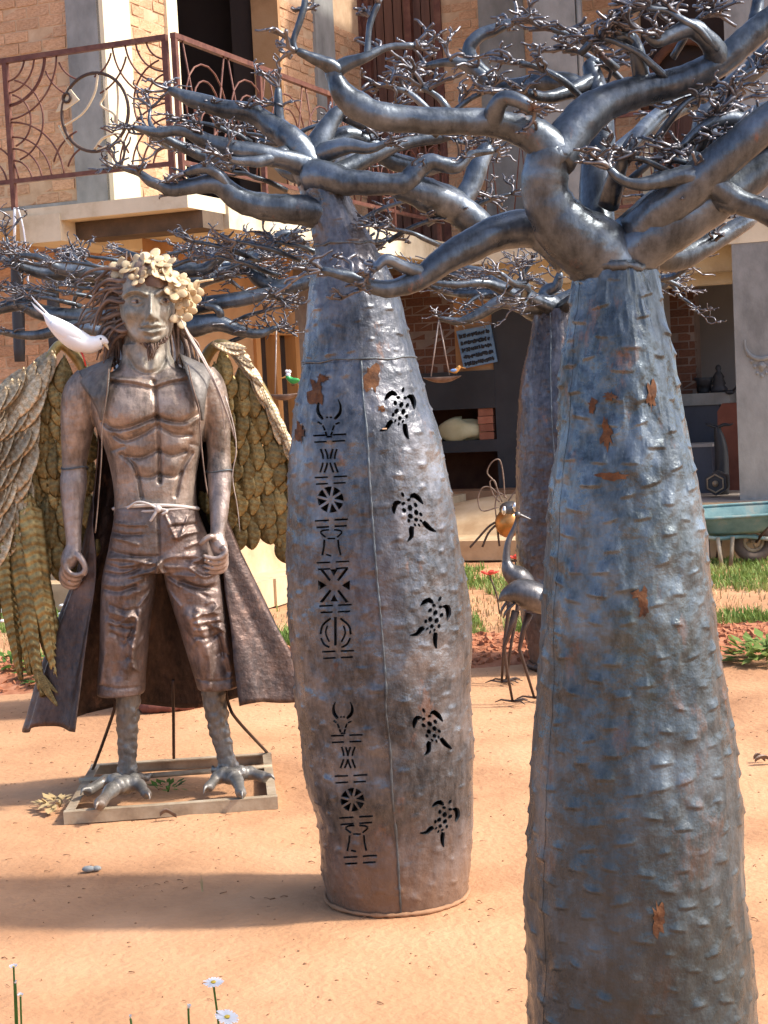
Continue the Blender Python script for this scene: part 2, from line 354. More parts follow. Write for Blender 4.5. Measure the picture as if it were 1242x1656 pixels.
# brick variants: unit cubes with worn corners
def brick_mesh(m, seed):
    rs = random.Random(seed); v = []
    for i in (-.5, .5):
        for j in (-.5, .5):
            for k in (-.5, .5): v.append((i * (1 + rs.uniform(-.03, .02)), j * (1 + rs.uniform(-.2, .2)), k * (1 + rs.uniform(-.09, .05))))
    bm = bmesh.new(); vs_ = [bm.verts.new(q) for q in v]
    for q in ((0, 1, 3, 2), (4, 6, 7, 5), (0, 4, 5, 1), (2, 3, 7, 6), (0, 2, 6, 4), (1, 5, 7, 3)): bm.faces.new([vs_[i] for i in q])
    me = bpy.data.meshes.new('brick'); bm.to_mesh(me); bm.free(); me.materials.append(m); return me
BR = {}
for key, m in (('o', M_brick), ('d', M_brickd), ('r', M_redbrick)): BR[key] = [brick_mesh(m, 10 * len(key) + i) for i in range(5)]
def bricks(parent, pl, s0, s1, z0, z1, key='o', bl=.205, bh=.088, j=.011, out=.0045, w=None):
    row = 0; z = z0 + j / 2
    while z + bh * .6 < z1:
        h = min(bh - j, z1 - z - j / 2); s = s0 - (bl / 2 if row % 2 else 0) + uni(-.015, .015)
        while s < s1 - .02:
            L0 = bl * uni(.94, 1.06) - j; a = max(s, s0); b = min(s + L0, s1)
            if b - a > .03:
                c = at(pl, (a + b) / 2, z + h / 2 + uni(-.002, .002), out - .045 + uni(-.002, .003))
                R = Matrix((( *(pl[2] * (b - a)),), (*(pl[1] * .09),), (*(Z_ * h),))).transposed().to_4x4()
                inst('brick', random.choice(BR[key]), Matrix.Translation(Vector(c)) @ R, parent)
            s += L0 + j
        z += bh; row += 1
def wall(pl, s0, s1, z0, z1, m=None, th=.2, name='wall'):
    return obj(name, wbox(pl, s0, s1, z0, z1, -th, 0), m or M_mortar, bld, smooth=False)
ZT = 6.4
# ---- upper floor, front face (in its own shade): brick, then grey corner pillar
s_p = sz(PF, 121, 200)[0]
w = wall(PF, -1.9, s_p, ZS, ZT); bricks(w, PF, -1.25, s_p, ZS + .18, 4.75)
obj('skirting', wbox(PF, -1.9, s_p, ZS, ZS + .18, 0, .015), M_conc, bld, smooth=False)
# ---- upper floor, side wall: cream pillar side, brick, cream jamb, doorway, reveal, brick, concrete, brick, shutters
sx = [sz(PS, u, 180)[0] for u in (213, 274, 291, 412, 458, 512, 542, 604)]
s_cp, s_b1, s_j, s_d, s_r, s_b2, s_c, s_b3 = sx
obj('corner_pillar', join(wbox(PF, s_p, 0, ZS, ZT, -.28, .035)), M_conc, bld, smooth=False)
obj('pillar_face', wbox(PS, -.035, s_cp, ZS, ZT, -.02, .035), M_cream, bld, smooth=False)
w = wall(PS, s_cp, s_b1, ZS, ZT); bricks(w, PS, s_cp, s_b1, ZS + .12, 5.0)
obj('skirting', wbox(PS, s_cp, s_b1, ZS, ZS + .12, 0, .015), M_cream, bld, smooth=False)
obj('door_jamb', wbox(PS, s_b1, s_j, ZS, ZT, -.2, .03), M_cream, bld, smooth=False)
obj('door_reveal', wbox(PS, s_r - .03, s_r + .02, ZS, ZT, -.26, .012), M_plast, bld, smooth=False)
w = wall(PS, s_r, s_b2, ZS, ZT); bricks(w, PS, s_r + .02, s_b2, ZS + .1, 5.2)
obj('concrete_pillar', wbox(PS, s_b2, s_c, ZS, ZT, -.25, .035), M_conc, bld, smooth=False)
w = wall(PS, s_c, s_b3, ZS, ZT); bricks(w, PS, s_c, s_b3, ZS + .1, 5.2)
def room(pl, s0, s1, z0, z1, dep, m, name='room'):
    def q(s, z, d): return at(pl, s, z, -d)
    e = .2
    V = [q(s, z, d) for d in (e, dep) for s in (s0, s1) for z in (z0, z1)]
    F = [(4, 5, 7, 6), (0, 4, 6, 2), (1, 3, 7, 5), (0, 1, 5, 4), (2, 6, 7, 3)]
    return obj(name, (V, F), m, bld, smooth=False)
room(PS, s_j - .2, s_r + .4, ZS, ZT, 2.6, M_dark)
obj('inner_jamb', wbox(PS, s_r + .021, s_r + .9, ZS, ZT, -.5, -.27), M_dark, bld, smooth=False)
# shuttered window, then dark brown boarded bay up to the corner
fr = obj('shutter_frame', join(*[wbox(PS, s, s + .09, ZS, ZT, -.12, .03) for s in (s_b3, s_b3 + .95, LS - .1)], wbox(PS, s_b3 + .09, LS - .1, 4.05, 4.13, -.12, .025)), M_rail, bld, smooth=False)
for k in range(10):
    s0 = s_b3 + .1 + k * (LS - .2 - s_b3) / 10
    obj('shutter_board', wbox(PS, s0, s0 + (LS - .2 - s_b3) / 10 - .015, ZS, ZT, -.1 - .006 * (k % 3), -.05), M_woodd, fr, smooth=False)
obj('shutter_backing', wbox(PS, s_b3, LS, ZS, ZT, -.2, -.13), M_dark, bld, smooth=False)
# ---- upper floor, back wall
sb = [sz(PB, u, 200)[0] for u in (722, 782, 862, 935, 1000, 1037, 1052, 1178, 1225)]
sb[0] = max(sb[0], .0)
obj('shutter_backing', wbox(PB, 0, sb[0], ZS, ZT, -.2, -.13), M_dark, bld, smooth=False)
fr = obj('shutter_frame', join(*[wbox(PB, s, s + .07, ZS, ZT, -.12, .03) for s in (.02, sb[0] * .55, sb[0] - .07)], wbox(PB, .09, sb[0] - .07, 4.0, 4.07, -.12, .025)), M_rail, bld, smooth=False)
for k in range(8):
    s0 = .03 + k * (sb[0] - .06) / 8
    obj('shutter_board', wbox(PB, s0, s0 + (sb[0] - .06) / 8 - .012, ZS, ZT, -.1 - .006 * (k % 3), -.05), M_woodd, fr, smooth=False)
w = wall(PB, sb[0], sb[1], ZS, ZT); bricks(w, PB, sb[0], sb[1], ZS + .05, 5.4)
obj('grey_pier', wbox(PB, sb[1], sb[2] - .05, ZS, ZT, -.2, .02), M_conc, bld, smooth=False)
w = wall(PB, sb[2] - .05, sb[5], ZS, ZT); bricks(w, PB, sb[2] - .05, sb[5], ZS + .05, 5.4, bh=.105)
for a_, b_ in ((sb[5], sb[6]), (sb[7], sb[7] + .07)): obj('window_jamb', wbox(PB, a_, b_, ZS, 4.1, -.2, .04), M_creamd, bld, smooth=False)
# carved brown double door with panels, arched dark window above
dr = obj('panelled_door', wbox(PB, sb[6], sb[7], ZS, 4.1, -.16, -.1), M_woodd, bld, smooth=False)
nc = 3
for i in range(nc):
    for k in range(4):
        a = sb[6] + (sb[7] - sb[6]) * (i + .12) / nc; b = sb[6] + (sb[7] - sb[6]) * (i + .88) / nc
        z0 = ZS + .08 + k * .29
        obj('door_panel', join(wbox(PB, a, b, z0, z0 + .22, -.1, -.075), wbox(PB, a + .03, b - .03, z0 + .03, z0 + .19, -.075, -.06)), M_woodd, dr, smooth=False)
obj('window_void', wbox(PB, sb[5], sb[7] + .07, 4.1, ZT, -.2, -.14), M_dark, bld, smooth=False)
arc = [at(PB, sb[5] + .02 + (sb[7] + .03 - sb[5]) * (.5 - .5 * math.cos(t)), 4.12 + .62 * math.sin(t), -.05) for t in np.linspace(0, math.pi, 15)]
obj('window_arch', tube(arc, .05, 6), M_brickd, bld)
w = wall(PB, sb[7] + .07, sb[7] + 2.6, ZS, ZT); bricks(w, PB, sb[7] + .07, sb[7] + .6, ZS + .05, 5.4, bh=.105)
# round grey column on the back balcony and big grey pillar near the photograph's edge, both at the slab edge
PE = (C1, -A_, B_)
e1, e2 = sz(PE, 864, 150)[0], sz(PE, 934, 150)[0]
obj('balcony_column', wbox(PE, e1, e2, ZS + .002, ZT, -.3, -.02), M_conc, bld, smooth=False)
obj('drain_pipe', tube([at(PE, e2 + .03, ZS, -.05), at(PE, e2 + .03, ZT, -.05)], .025, 8), M_conc, bld)
e3 = sz(PE, 1190, 600)[0]; PIL = e3
pil = obj('grey_pillar', wbox(PE, e3, e3 + .75, .0, ZT, -.5, .012), M_conc, bld, smooth=False)
# carved zebu emblem on the pillar
em = []
ec_s, ec_z = sz(PE, 1231, 560); rr = .145
em.append(tube([at(PE, ec_s + rr * math.cos(t), ec_z + .03 + rr * math.sin(t), .012) for t in np.linspace(math.radians(165), math.radians(375), 22)], np.array([.006 + .018 * math.sin(i / 21 * math.pi) for i in range(22)]), 6))
for dx, dz, sz_ in ((0, -.175, .045), (-.085, -.13, .02), (.085, -.13, .02), (-.06, -.18, .017), (.06, -.18, .017), (0, -.265, .02), (-.04, -.24, .016), (.04, -.24, .016), (-.12, -.07, .016), (.12, -.07, .016)):
    q = at(PE, ec_s + dx, ec_z + dz, .010); em.append(plate([q + B_ * sz_, q + Z_ * sz_ * 1.2, q - B_ * sz_, q - Z_ * sz_ * 1.2], -A_, .012))
q = at(PE, ec_s, ec_z - .175, .022); em.append(ball(q, .016))
obj('carved_emblem', join(*em), M_conc, pil)

# ---- balcony slab with edges, cantilever beams
def xz(p0, ax1, l1, ax2, l2, z0, z1):
    c = p0 + ax1 * l1 / 2 + ax2 * l2 / 2 + Z_ * (z0 + z1) / 2
    return box(c, (unit(ax1), unit(ax2), Z_), (abs(l1), abs(l2), z1 - z0))
slab = obj('balcony_slab', join(xz(C0 - B_ * 2.6, B_, 2.6, A_, 1.1, ZS - .1, ZS), xz(C0 + A_ * 1.1, A_, float((C1 - C0) @ A_), -B_, d2, ZS - .098, ZS - .002), xz(C1 + A_ * .0 + B_ * .001, B_, 4.2, A_, 1.1, ZS - .1, ZS)), M_creamd, bld, smooth=False)
LC = float((C1 - C0) @ A_)
obj('slab_edge', join(xz(C0 + B_ * .02 + A_ * .55, A_, LC - .55, -B_, .14, ZS - .2, ZS + .004), xz(C1 - A_ * .02 + B_ * .03, B_, 4.2, A_, .14, ZS - .22, ZS + .004)), M_creamd, bld, smooth=False)
obj('slab_beam', xz(C0 - B_ * 1.32 - A_ * .012, B_, .33, A_, 1.1, ZS - .24, ZS - .05), M_creamd, bld, smooth=False)
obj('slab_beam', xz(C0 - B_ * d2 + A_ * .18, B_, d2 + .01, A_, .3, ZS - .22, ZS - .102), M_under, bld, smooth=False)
obj('slab_beam', xz(C1 + A_ * .55 + B_ * .17, B_, 4.0, A_, .2, ZS - .42, ZS - .103), M_creamd, bld, smooth=False)
obj('slab_beam', xz(C1 + A_ * .9 + B_ * .17, B_, 4.0, A_, .18, ZS - .52, ZS - .103), M_creamd, bld, smooth=False)
# roof over the balconies, above the picture
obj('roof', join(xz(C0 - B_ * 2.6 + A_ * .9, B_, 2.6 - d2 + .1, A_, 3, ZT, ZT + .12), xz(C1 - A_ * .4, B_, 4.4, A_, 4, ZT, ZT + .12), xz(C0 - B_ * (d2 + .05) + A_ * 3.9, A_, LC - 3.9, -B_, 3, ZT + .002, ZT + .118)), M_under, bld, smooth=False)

# ---- ground floor
def gl(pl, u0, u1, v=600): return sz(pl, u0, v)[0], sz(pl, u1, v)[0]
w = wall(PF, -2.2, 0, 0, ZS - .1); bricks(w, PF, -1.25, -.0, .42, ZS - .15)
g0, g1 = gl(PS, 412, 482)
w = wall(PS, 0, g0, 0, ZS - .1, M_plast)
obj('lintel_wall', wbox(PS, g0, g1, 2.15, ZS - .1, -.2, .0), M_plast, bld, smooth=False)
gd = obj('timber_door_frame', join(wbox(PS, g0, g0 + .09, .4, 2.15, -.15, .03), wbox(PS, g1 - .09, g1, .4, 2.15, -.15, .03), wbox(PS, g0 + .09, g1 - .09, 2.06, 2.15, -.15, .028), wbox(PS, (g0 + g1) / 2 - .05, (g0 + g1) / 2 + .05, .4, 2.06, -.12, .02)), M_wood, bld, smooth=False)
for a, b in ((g0 + .09, (g0 + g1) / 2 - .05), ((g0 + g1) / 2 + .05, g1 - .09)): obj('door_pane', wbox(PS, a, b, .4, 2.06, -.1, -.08), M_glass, gd, smooth=False)
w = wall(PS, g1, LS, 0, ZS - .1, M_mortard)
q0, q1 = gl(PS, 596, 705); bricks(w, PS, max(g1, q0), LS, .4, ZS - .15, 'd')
# back ground wall: plaster beside the black shelf niche, black pier, room opening, dark brick column
gb = [sz(PB, u, 600)[0] for u in (738, 800, 852, 1062)]
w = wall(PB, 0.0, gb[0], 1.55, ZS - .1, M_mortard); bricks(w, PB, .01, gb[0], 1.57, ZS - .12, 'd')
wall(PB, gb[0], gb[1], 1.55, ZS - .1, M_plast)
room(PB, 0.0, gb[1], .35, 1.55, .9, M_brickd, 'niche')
obj('black_pier', wbox(PB, gb[1], gb[2] + .1, .3, ZS - .1, -.5, .03), M_black, bld, smooth=False)
zz = [sz(PB, 760, v)[1] for v in (600, 661, 712, 731, 790)]
obj('black_beam', wbox(PB, .0, gb[1], zz[1], zz[0], -.3, .035), M_black, bld, smooth=False)
shelf = obj('black_shelf', wbox(PB, .0, gb[1], zz[3], zz[2], -.7, .03), M_black, bld, smooth=False)
wall(PB, gb[2] + .1, gb[3], 0, ZS - .1, M_black)
obj('bench', join(wbox(PB, .4, gb[1] + .5, sz(PB, 760, 850)[1] * 0 + .3, zz[4], .04, .42), wbox(PB, .4, gb[1] + .6, .3, zz[4] - .16, .421, .75)), M_bench, bld, smooth=False)
# open room on the right: floor, walls
RF = sz(PE, 1195, 800)[1]; RF = .34
room(PB, gb[3], gb[3] + 2.6, RF + .004, ZS - .1, 2.2, M_room)
# plinth / veranda floor with two steps
obj('plinth', join(xz(K - B_ * 2.4 - A_ * .34, B_, 2.4 + 1.05, A_, .34, 0, .42), xz(K + B_ * .0, A_, LS, B_, 1.05, 0, .418), xz(M0 + B_ * 1.05 - A_ * 1.25, B_, 4.2, A_, 3.6, 0, RF)), M_step, bld, smooth=False)
obj('step', join(xz(K - B_ * 2.4 - A_ * .62, B_, 2.4 + 1.33, A_, .28, 0, .2), xz(K + B_ * 1.05 - A_ * .34, A_, LS - .8, B_, .3, 0, .198)), M_step, bld, smooth=False)
obj('step', xz(M0 + B_ * 1.06 - A_ * 2.75, B_, 4.6, A_, 1.5, 0, .17), M_step, bld, smooth=False)
obj('floor', xz(M0 + B_ * 1.05 - A_ * 1.24, B_, 4.2, A_, 3.6, RF - .01, RF + .006), M_floor, bld, smooth=False)
# yellow sunlit ramp mound at the foot of the niche
def ramp(a, b):
    q = M0 + B_ * (1.1 + 1.3 * a) + A_ * (-2.2 + .95 * b); return q + Z_ * (.165 + .30 * math.sin(min(1, b * 1.2) * math.pi / 2) * (.35 + .65 * math.sin(math.pi * (.15 + .55 * a))))
obj('earth_ramp', grid(ramp, 14, 10), M_step, bld)
# dark brick column standing inside the open room
PR = (PB[0] - PB[1] * .75, PB[1], PB[2])
r0, r1 = gl(PR, 1062, 1124, 560)
w = obj('brick_column', wbox(PR, r0, r1, RF + .002, ZS - .1, -.3, 0), M_mortard, bld, smooth=False); bricks(w, PR, r0, r1, RF + .02, ZS - .12, 'd', bl=.23, bh=.083)

# ---- railing panels (parts of the building) with circles, arcs and the fish
def rail_panel(s0, s1, pl, zb, zt, posts, r=.016):
    p = obj('railing_frame', join(*[box(at(pl, s, (zb + zt) / 2 - .09, -.05), (pl[2], pl[1], Z_), (.035, .035, zt - zb + .18)) for s in posts], wbox(pl, s0, s1, zt - .035, zt, -.07, -.03), wbox(pl, s0, s1, zb, zb + .03, -.065, -.035)), M_rail, bld, smooth=False)
    return p
PFE = (C0, -A_, B_); PSE = (C0, B_, A_)
zb = ZS + .19; zt = 3.93
sl_ = sz(PFE, 8, 200)[0]; sr_ = sz(PFE, 272, 200)[0]
rp = rail_panel(-2.4, sr_, PFE, zb, zt, (sl_, sr_ - .017, -2.3))
def arcs(par, pl, cx, cz, rs, a0, a1, th=.007):
    for r in rs:
        obj('curved_bar', tube([at(pl, cx + r * math.cos(t), cz + r * math.sin(t), -.05) for t in np.linspace(a0, a1, max(8, int(10 * abs(a1 - a0))))], th, 5), M_rail, par)
cs, cz = sz(PFE, 147, 180); Rr = .262
obj('emblem_ring', tube([at(PFE, cs + Rr * math.cos(t), cz + Rr * math.sin(t), -.05) for t in np.linspace(0, 2 * math.pi, 40, endpoint=False)], .012, 6, closed=True), M_rod, rp)
w_ = sr_ - sl_; hh = zt - zb
pi = math.pi
for cx, c_z, a0 in ((sl_, zt, -pi / 2), (sr_, zt, pi), (sl_, zb, 0), (sr_, zb, pi / 2)):
    arcs(rp, PFE, cx, c_z, (.16, .24, .32, .42), a0 + .05, a0 + pi / 2 - .05)
for cx, c_z, a0, a1 in ((sl_ + w_ * .5, zt, pi * 1.12, pi * 1.42), (sl_ + w_ * .5, zt, pi * 1.6, pi * 1.9), (sl_ + w_ * .5, zb, .12 * pi, .4 * pi), (sl_ + w_ * .5, zb, .6 * pi, .88 * pi)):
    arcs(rp, PFE, cx, c_z, (.22, .34) if a0 > 3 else (.2, .32), a0, a1)
for cx, a0, a1 in ((sl_, -.42 * pi, .42 * pi), (sr_, .58 * pi, 1.42 * pi)): arcs(rp, PFE, cx, (zt + zb) / 2, (.18, .28), a0, a1)
arcs(rp, PFE, sl_, zt, (.33,), -pi / 2, -.03); arcs(rp, PFE, sl_ - .25, zb, (.2, .3), .1, 1.5); arcs(rp, PFE, sl_ - .1, zt, (.22, .34), pi + .1, 1.45 * pi)
def fpl(pts, nm):
    q = [at(PFE, *sz(PFE, u, v), -.055) for u, v in pts]
    if len(pts) == 4: obj(nm, plate(q, -A_, .012), M_creamd, rp, smooth=False)
    else: obj(nm, tube(crv(q, 5), .016, 6, flat=.5), M_creamd, rp)
fpl([(84, 180), (104, 138), (122, 160), (100, 176)], 'fish_cheek')
ex, ez = sz(PFE, 103, 157); obj('fish_eye', tube([at(PFE, ex + .03 * math.cos(t), ez + .03 * math.sin(t), -.035) for t in np.linspace(0, 2 * pi, 16, endpoint=False)], .009, 6, closed=True), M_rod, rp)
for pts in ([(151, 118), (146, 148), (128, 180), (100, 200)], [(88, 202), (98, 222), (108, 236)], [(162, 122), (163, 150), (156, 168), (178, 184), (176, 204)], [(182, 130), (184, 160), (182, 200)], [(146, 240), (160, 222), (184, 214), (186, 226), (150, 242)]):
    fpl(pts + [pts[-1]] if len(pts) == 4 else pts, 'fish_strip')
# side railing
s2 = [sz(PSE, u, 200)[0] for u in (296, 545, 612)]
e_ = sz(PSE, 640, 300)[0]
rp2 = rail_panel(.02, LC, PSE, zb, zt, (.04, s2[1] * .5, s2[1], s2[1] * 1.5, LC - .1))
k = 0; s = .15
while s < LC - .4:
    for r, dz in ((.30, .42), (.19, .42), (.10, .3)):
        obj('curved_bar', tube([at(PSE, s + .3 + r * math.cos(t), zb + dz + r * math.sin(t), -.05) for t in np.linspace(0, 2 * pi, 18, endpoint=False)], .007, 5, closed=True), M_rail, rp2)
    for a, b in ((0, .25), (.6, .35)):
        obj('straight_bar', tube([at(PSE, s + a, zt - .03, -.05), at(PSE, s + b, zb, -.05)], .007, 5), M_rail, rp2)
    s += .66
# back balcony railing: lower and upper rail with plain bars
rp3 = rail_panel(.05, PIL - .02, PE, zb, zt, (.3, 1.25, 2.1), .014)
for i in range(14):
    a = .2 + i * .15; obj('straight_bar', tube([at(PE, a, zb, -.05), at(PE, a + (.12 if i % 2 else -.05), zt, -.05)], .006, 5), M_rail, rp3)

# ------------------------------------------------------------------ things about the house
zsg = [at(PB, *sz(PB, u, v), .06) for u, v in ((742, 536), (797, 525), (808, 585), (754, 596))]
sg = thing('blue_sign', 'crooked square blue panel with rows of rough dark lettering hung on the orange wall', 'sign', zsg[3])
obj('board', plate(zsg, -A_, .025), M_blue, sg, smooth=False)
def bl(a, b): return zsg[0] * (1 - a) * (1 - b) + zsg[1] * a * (1 - b) + zsg[2] * a * b + zsg[3] * (1 - a) * b - A_ * .027
for row in range(5):
    L = []; x = .07
    while x < .93:
        w_ = uni(.02, .07); y = .1 + row * .185; h = .12
        for _ in range(2):
            x0 = x + uni(0, w_); y0 = y + uni(0, h * .4); x1 = x + uni(0, w_); y1 = y + uni(h * .6, h)
            L.append(tube([bl(x0, y0), bl((x0 + x1) / 2 + uni(-.01, .01), (y0 + y1) / 2), bl(x1, y1)]  , .010, 4))
        x += w_ + .018
    obj('letter_row', join(*L), M_ink, sg)
def simple(name, vf, m, label, cat, group=None, smooth=True):
    v = np.asarray(vf[0]); org = np.array([v[:, 0].mean(), v[:, 1].mean(), v[:, 2].min()])
    return tag(obj(name, vf, m, None, org, smooth), label, cat, group)
# yellow sack and stack of red bricks on the black shelf
sc = at(PB, sz(PB, 742, 700)[0], zz[2] + .105, -.12)
def sack(a, b):
    t = a * 2 * pi; p_ = (b - .5) * pi; r = math.cos(p_) ** .6
    return sc + B_ * (.27 * r * math.cos(t)) + A_ * (.17 * r * math.sin(t)) + Z_ * (.105 * math.copysign(abs(math.sin(p_)) ** .8, math.sin(p_)) * (1 + .18 * math.sin(3 * t + 1)) * (1.1 - .15 * math.cos(t)))
simple('yellow_sack', grid(sack, 28, 14, True), M_sack, 'pale yellow stuffed sack lying on the black niche shelf', 'sack')
a0, a1 = gl(PB, 775, 799, 690)
h4 = (zz[1] - zz[2]) / 4
for k, nm in enumerate(('at the bottom', 'second from the bottom', 'third from the bottom', 'on top')):
    simple('red_brick', wbox(PB, a0 + uni(-.006, .006), a1 - .004, zz[2] + h4 * k + .003, zz[2] + h4 * (k + 1) - .004, -.28, .012 + uni(-.006, .006)), M_redbrick, 'red brick %s in the stack on the black shelf' % nm, 'brick', 'red bricks stacked on the shelf', False)
# black hanging logs left
def lg(u, v0, v1, Y, r, label):
    a = P(u, v0, Y); b = P(u + (v1 - v0) * .03, v1, Y); n = 9
    p = [a + (b - a) * t for t in np.linspace(0, 1, n)]
    simple('black_post', tube(p, [r * .72 * (1 + .05 * math.sin(i * 1.7)) if i != n - 1 else r * .6 for i in range(n)], 12), M_black, label, 'post', 'black posts under the balcony')
lg(27, 421, 585, 11.75, .062, 'short black round post hanging under the balcony, the left one of two')
lg(84, 421, 570, 11.75, .064, 'short black round post hanging under the balcony, the right one of two')
# white cords hanging from the balcony corner
obj('hanging_cord', tube(crv([P(29, 336, 11.2), P(38, 370, 11.15), P(44, 420, 11.1), P(46, 470, 11.1)], 4), .006, 5), M_white, bld)
obj('hanging_cord', tube([P(24, 336, 11.2), P(24, 368, 11.2), P(23, 402, 11.2)], .010, 5), M_white, bld)
# open room: shelf with pot and figure, terracotta block, blue box, whale tail sculpture, hexagon
PR2 = (PB[0] - PB[1] * .55, PB[1], PB[2])
t0, t1 = gl(PR2, 1096, 1181, 645); zsh = sz(PR2, 1140, 636)[1]; zsl = sz(PR2, 1140, 655)[1]
wsh = wbox(PR2, t0, t1, zsl, zsh, -.45, 0)
cn = thing('wall_counter', 'grey concrete counter slab along the wall of the dark open room', 'counter', at(PR2, t0, RF))
obj('counter_top', wsh, M_conc, cn, smooth=False)
obj('counter_front', wbox(PR2, t0, t1 - .12, RF + .006, zsl, -.43, -.04), M_navy, cn, smooth=False)
def lathe(c, prof, n=16):
    V = []; F = []
    for r, z in prof:
        for k in range(n): V.append(np.asarray(c) + np.array([r * math.cos(2 * pi * k / n), r * math.sin(2 * pi * k / n), z]))
    m = len(prof)
    for i in range(m - 1):
        for k in range(n): l = (k + 1) % n; F.append((i * n + k, i * n + l, (i + 1) * n + l, (i + 1) * n + k))
    F.append(tuple(range(n))[::-1]); F.append(tuple((m - 1) * n + k for k in range(n))); return V, F
pq = at(PR2, sz(PR2, 1133, 630)[0], zsh, -.2)
simple('black_pot', lathe(pq, [(.05, 0), (.06, .02), (.085, .12), (.105, .16), (.09, .16), (.07, .05)]), M_black, 'black flared pot on the grey counter beside the brick column', 'pot')
pq = at(PR2, sz(PR2, 1157, 630)[0], zsh, -.2)
simple('black_figurine', lathe(pq, [(.085, 0), (.09, .04), (.06, .07), (.075, .09), (.05, .14), (.06, .16), (.035, .2), (.02, .22), (.032, .245), (.025, .27), (.005, .285)]), M_black, 'black tiered figurine on the grey counter right of the pot', 'figurine')
pq = at(PR2, sz(PR2, 1183, 660)[0], zsh - .02, .05)
simple('small_dark_bird', join(ball(pq + np.array([0, 0, .02]), (.05, .03, .025)), tube([pq + B_ * .03 + Z_ * .03, pq + B_ * .07 + Z_ * .08, pq + B_ * .09 + Z_ * .09], [.015, .01, .004], 6)), M_black, 'tiny dark bird figure at the right end of the grey counter', 'figurine')
PR3 = (PB[0] - PB[1] * .15, PB[1], PB[2])
b0, b1 = gl(PR3, 1161, 1203, 700); z0, z1 = sz(PR3, 1180, 770)[1], sz(PR3, 1180, 652)[1]
tb = [at(PR3, s, z, 0) for s, z in ((b0, RF + .006), (b1 + .2, RF + .006), (b1 + .2, z1), (b0 + .05, z1), (b0, z1 - .08))]
simple('terracotta_slab', plate(tb, A_, .25), M_terra, 'large dark red clay block behind the whale tail sculpture', 'block', None, False)
b0, b1 = gl(PR3, 1108, 1160, 740)
zb0, zb1 = sz(PR3, 1130, 786)[1], sz(PR3, 1130, 716)[1]
bxm = thing('blue_crate', 'dark blue box with pale lid edge on the floor of the open room', 'box', at(PR3, b0, RF))
obj('crate_body', wbox(PR3, b0, b1, RF + .007, zb1 - .03, -.02, .3), M_navy, bxm, smooth=False)
obj('crate_lid', wbox(PR3, b0 - .01, b1 + .012, zb1 - .03, zb1, -.03, .312), M_room, bxm, smooth=False)
PR4 = (PB[0] + PB[1] * .35, PB[1], PB[2])
def q4(u, v, o=0): return at(PR4, *sz(PR4, u, v), o)
wt = thing('whale_tail_sculpture', 'tall black carved whale tail standing on the floor of the open room', 'sculpture', q4(1166, 788))
base = q4(1166, 780); zt_ = base[2] - RF - .006
obj('tail_stem', tube(crv([base - Z_ * zt_, q4(1167, 740), q4(1164, 712), q4(1161, 698), q4(1160, 690)], 4), np.interp(np.linspace(0, 1, 17), [0, .4, .8, 1], [.075, .06, .035, .03]), 10), M_black, wt)
for pts in ([(1160, 692), (1150, 688), (1143, 686), (1141, 684)], [(1160, 692), (1170, 687), (1180, 687), (1186, 685)]):
    obj('tail_fluke', tube(crv([q4(*p_) for p_ in pts], 4), np.interp(np.linspace(0, 1, 13), [0, .4, 1], [.03, .035, .006]), 8, flat=.5), M_black, wt)
PR5 = (PB[0] + PB[1] * .75, PB[1], PB[2])
hc = at(PR5, *sz(PR5, 1157, 782)); hc[2] = max(hc[2], RF + .12)
hx = thing('hexagon_sculpture', 'black hexagonal tube with gold rim lying on the floor of the open room', 'sculpture', hc - Z_ * .1)
h6 = [unit(B_ * math.cos(t) + Z_ * math.sin(t)) for t in [pi / 6 + pi / 3 * i for i in range(6)]]
obj('hexagon_body', plate([hc + h * .115 for h in h6], A_, .2), M_black, hx, smooth=False)
obj('gold_rim', tube([hc - A_ * .008 + h * .085 for h in h6], .009, 5, closed=True), M_frame, hx)
obj('hexagon_core', ball(hc - A_ * .01, .03), M_frame, hx)
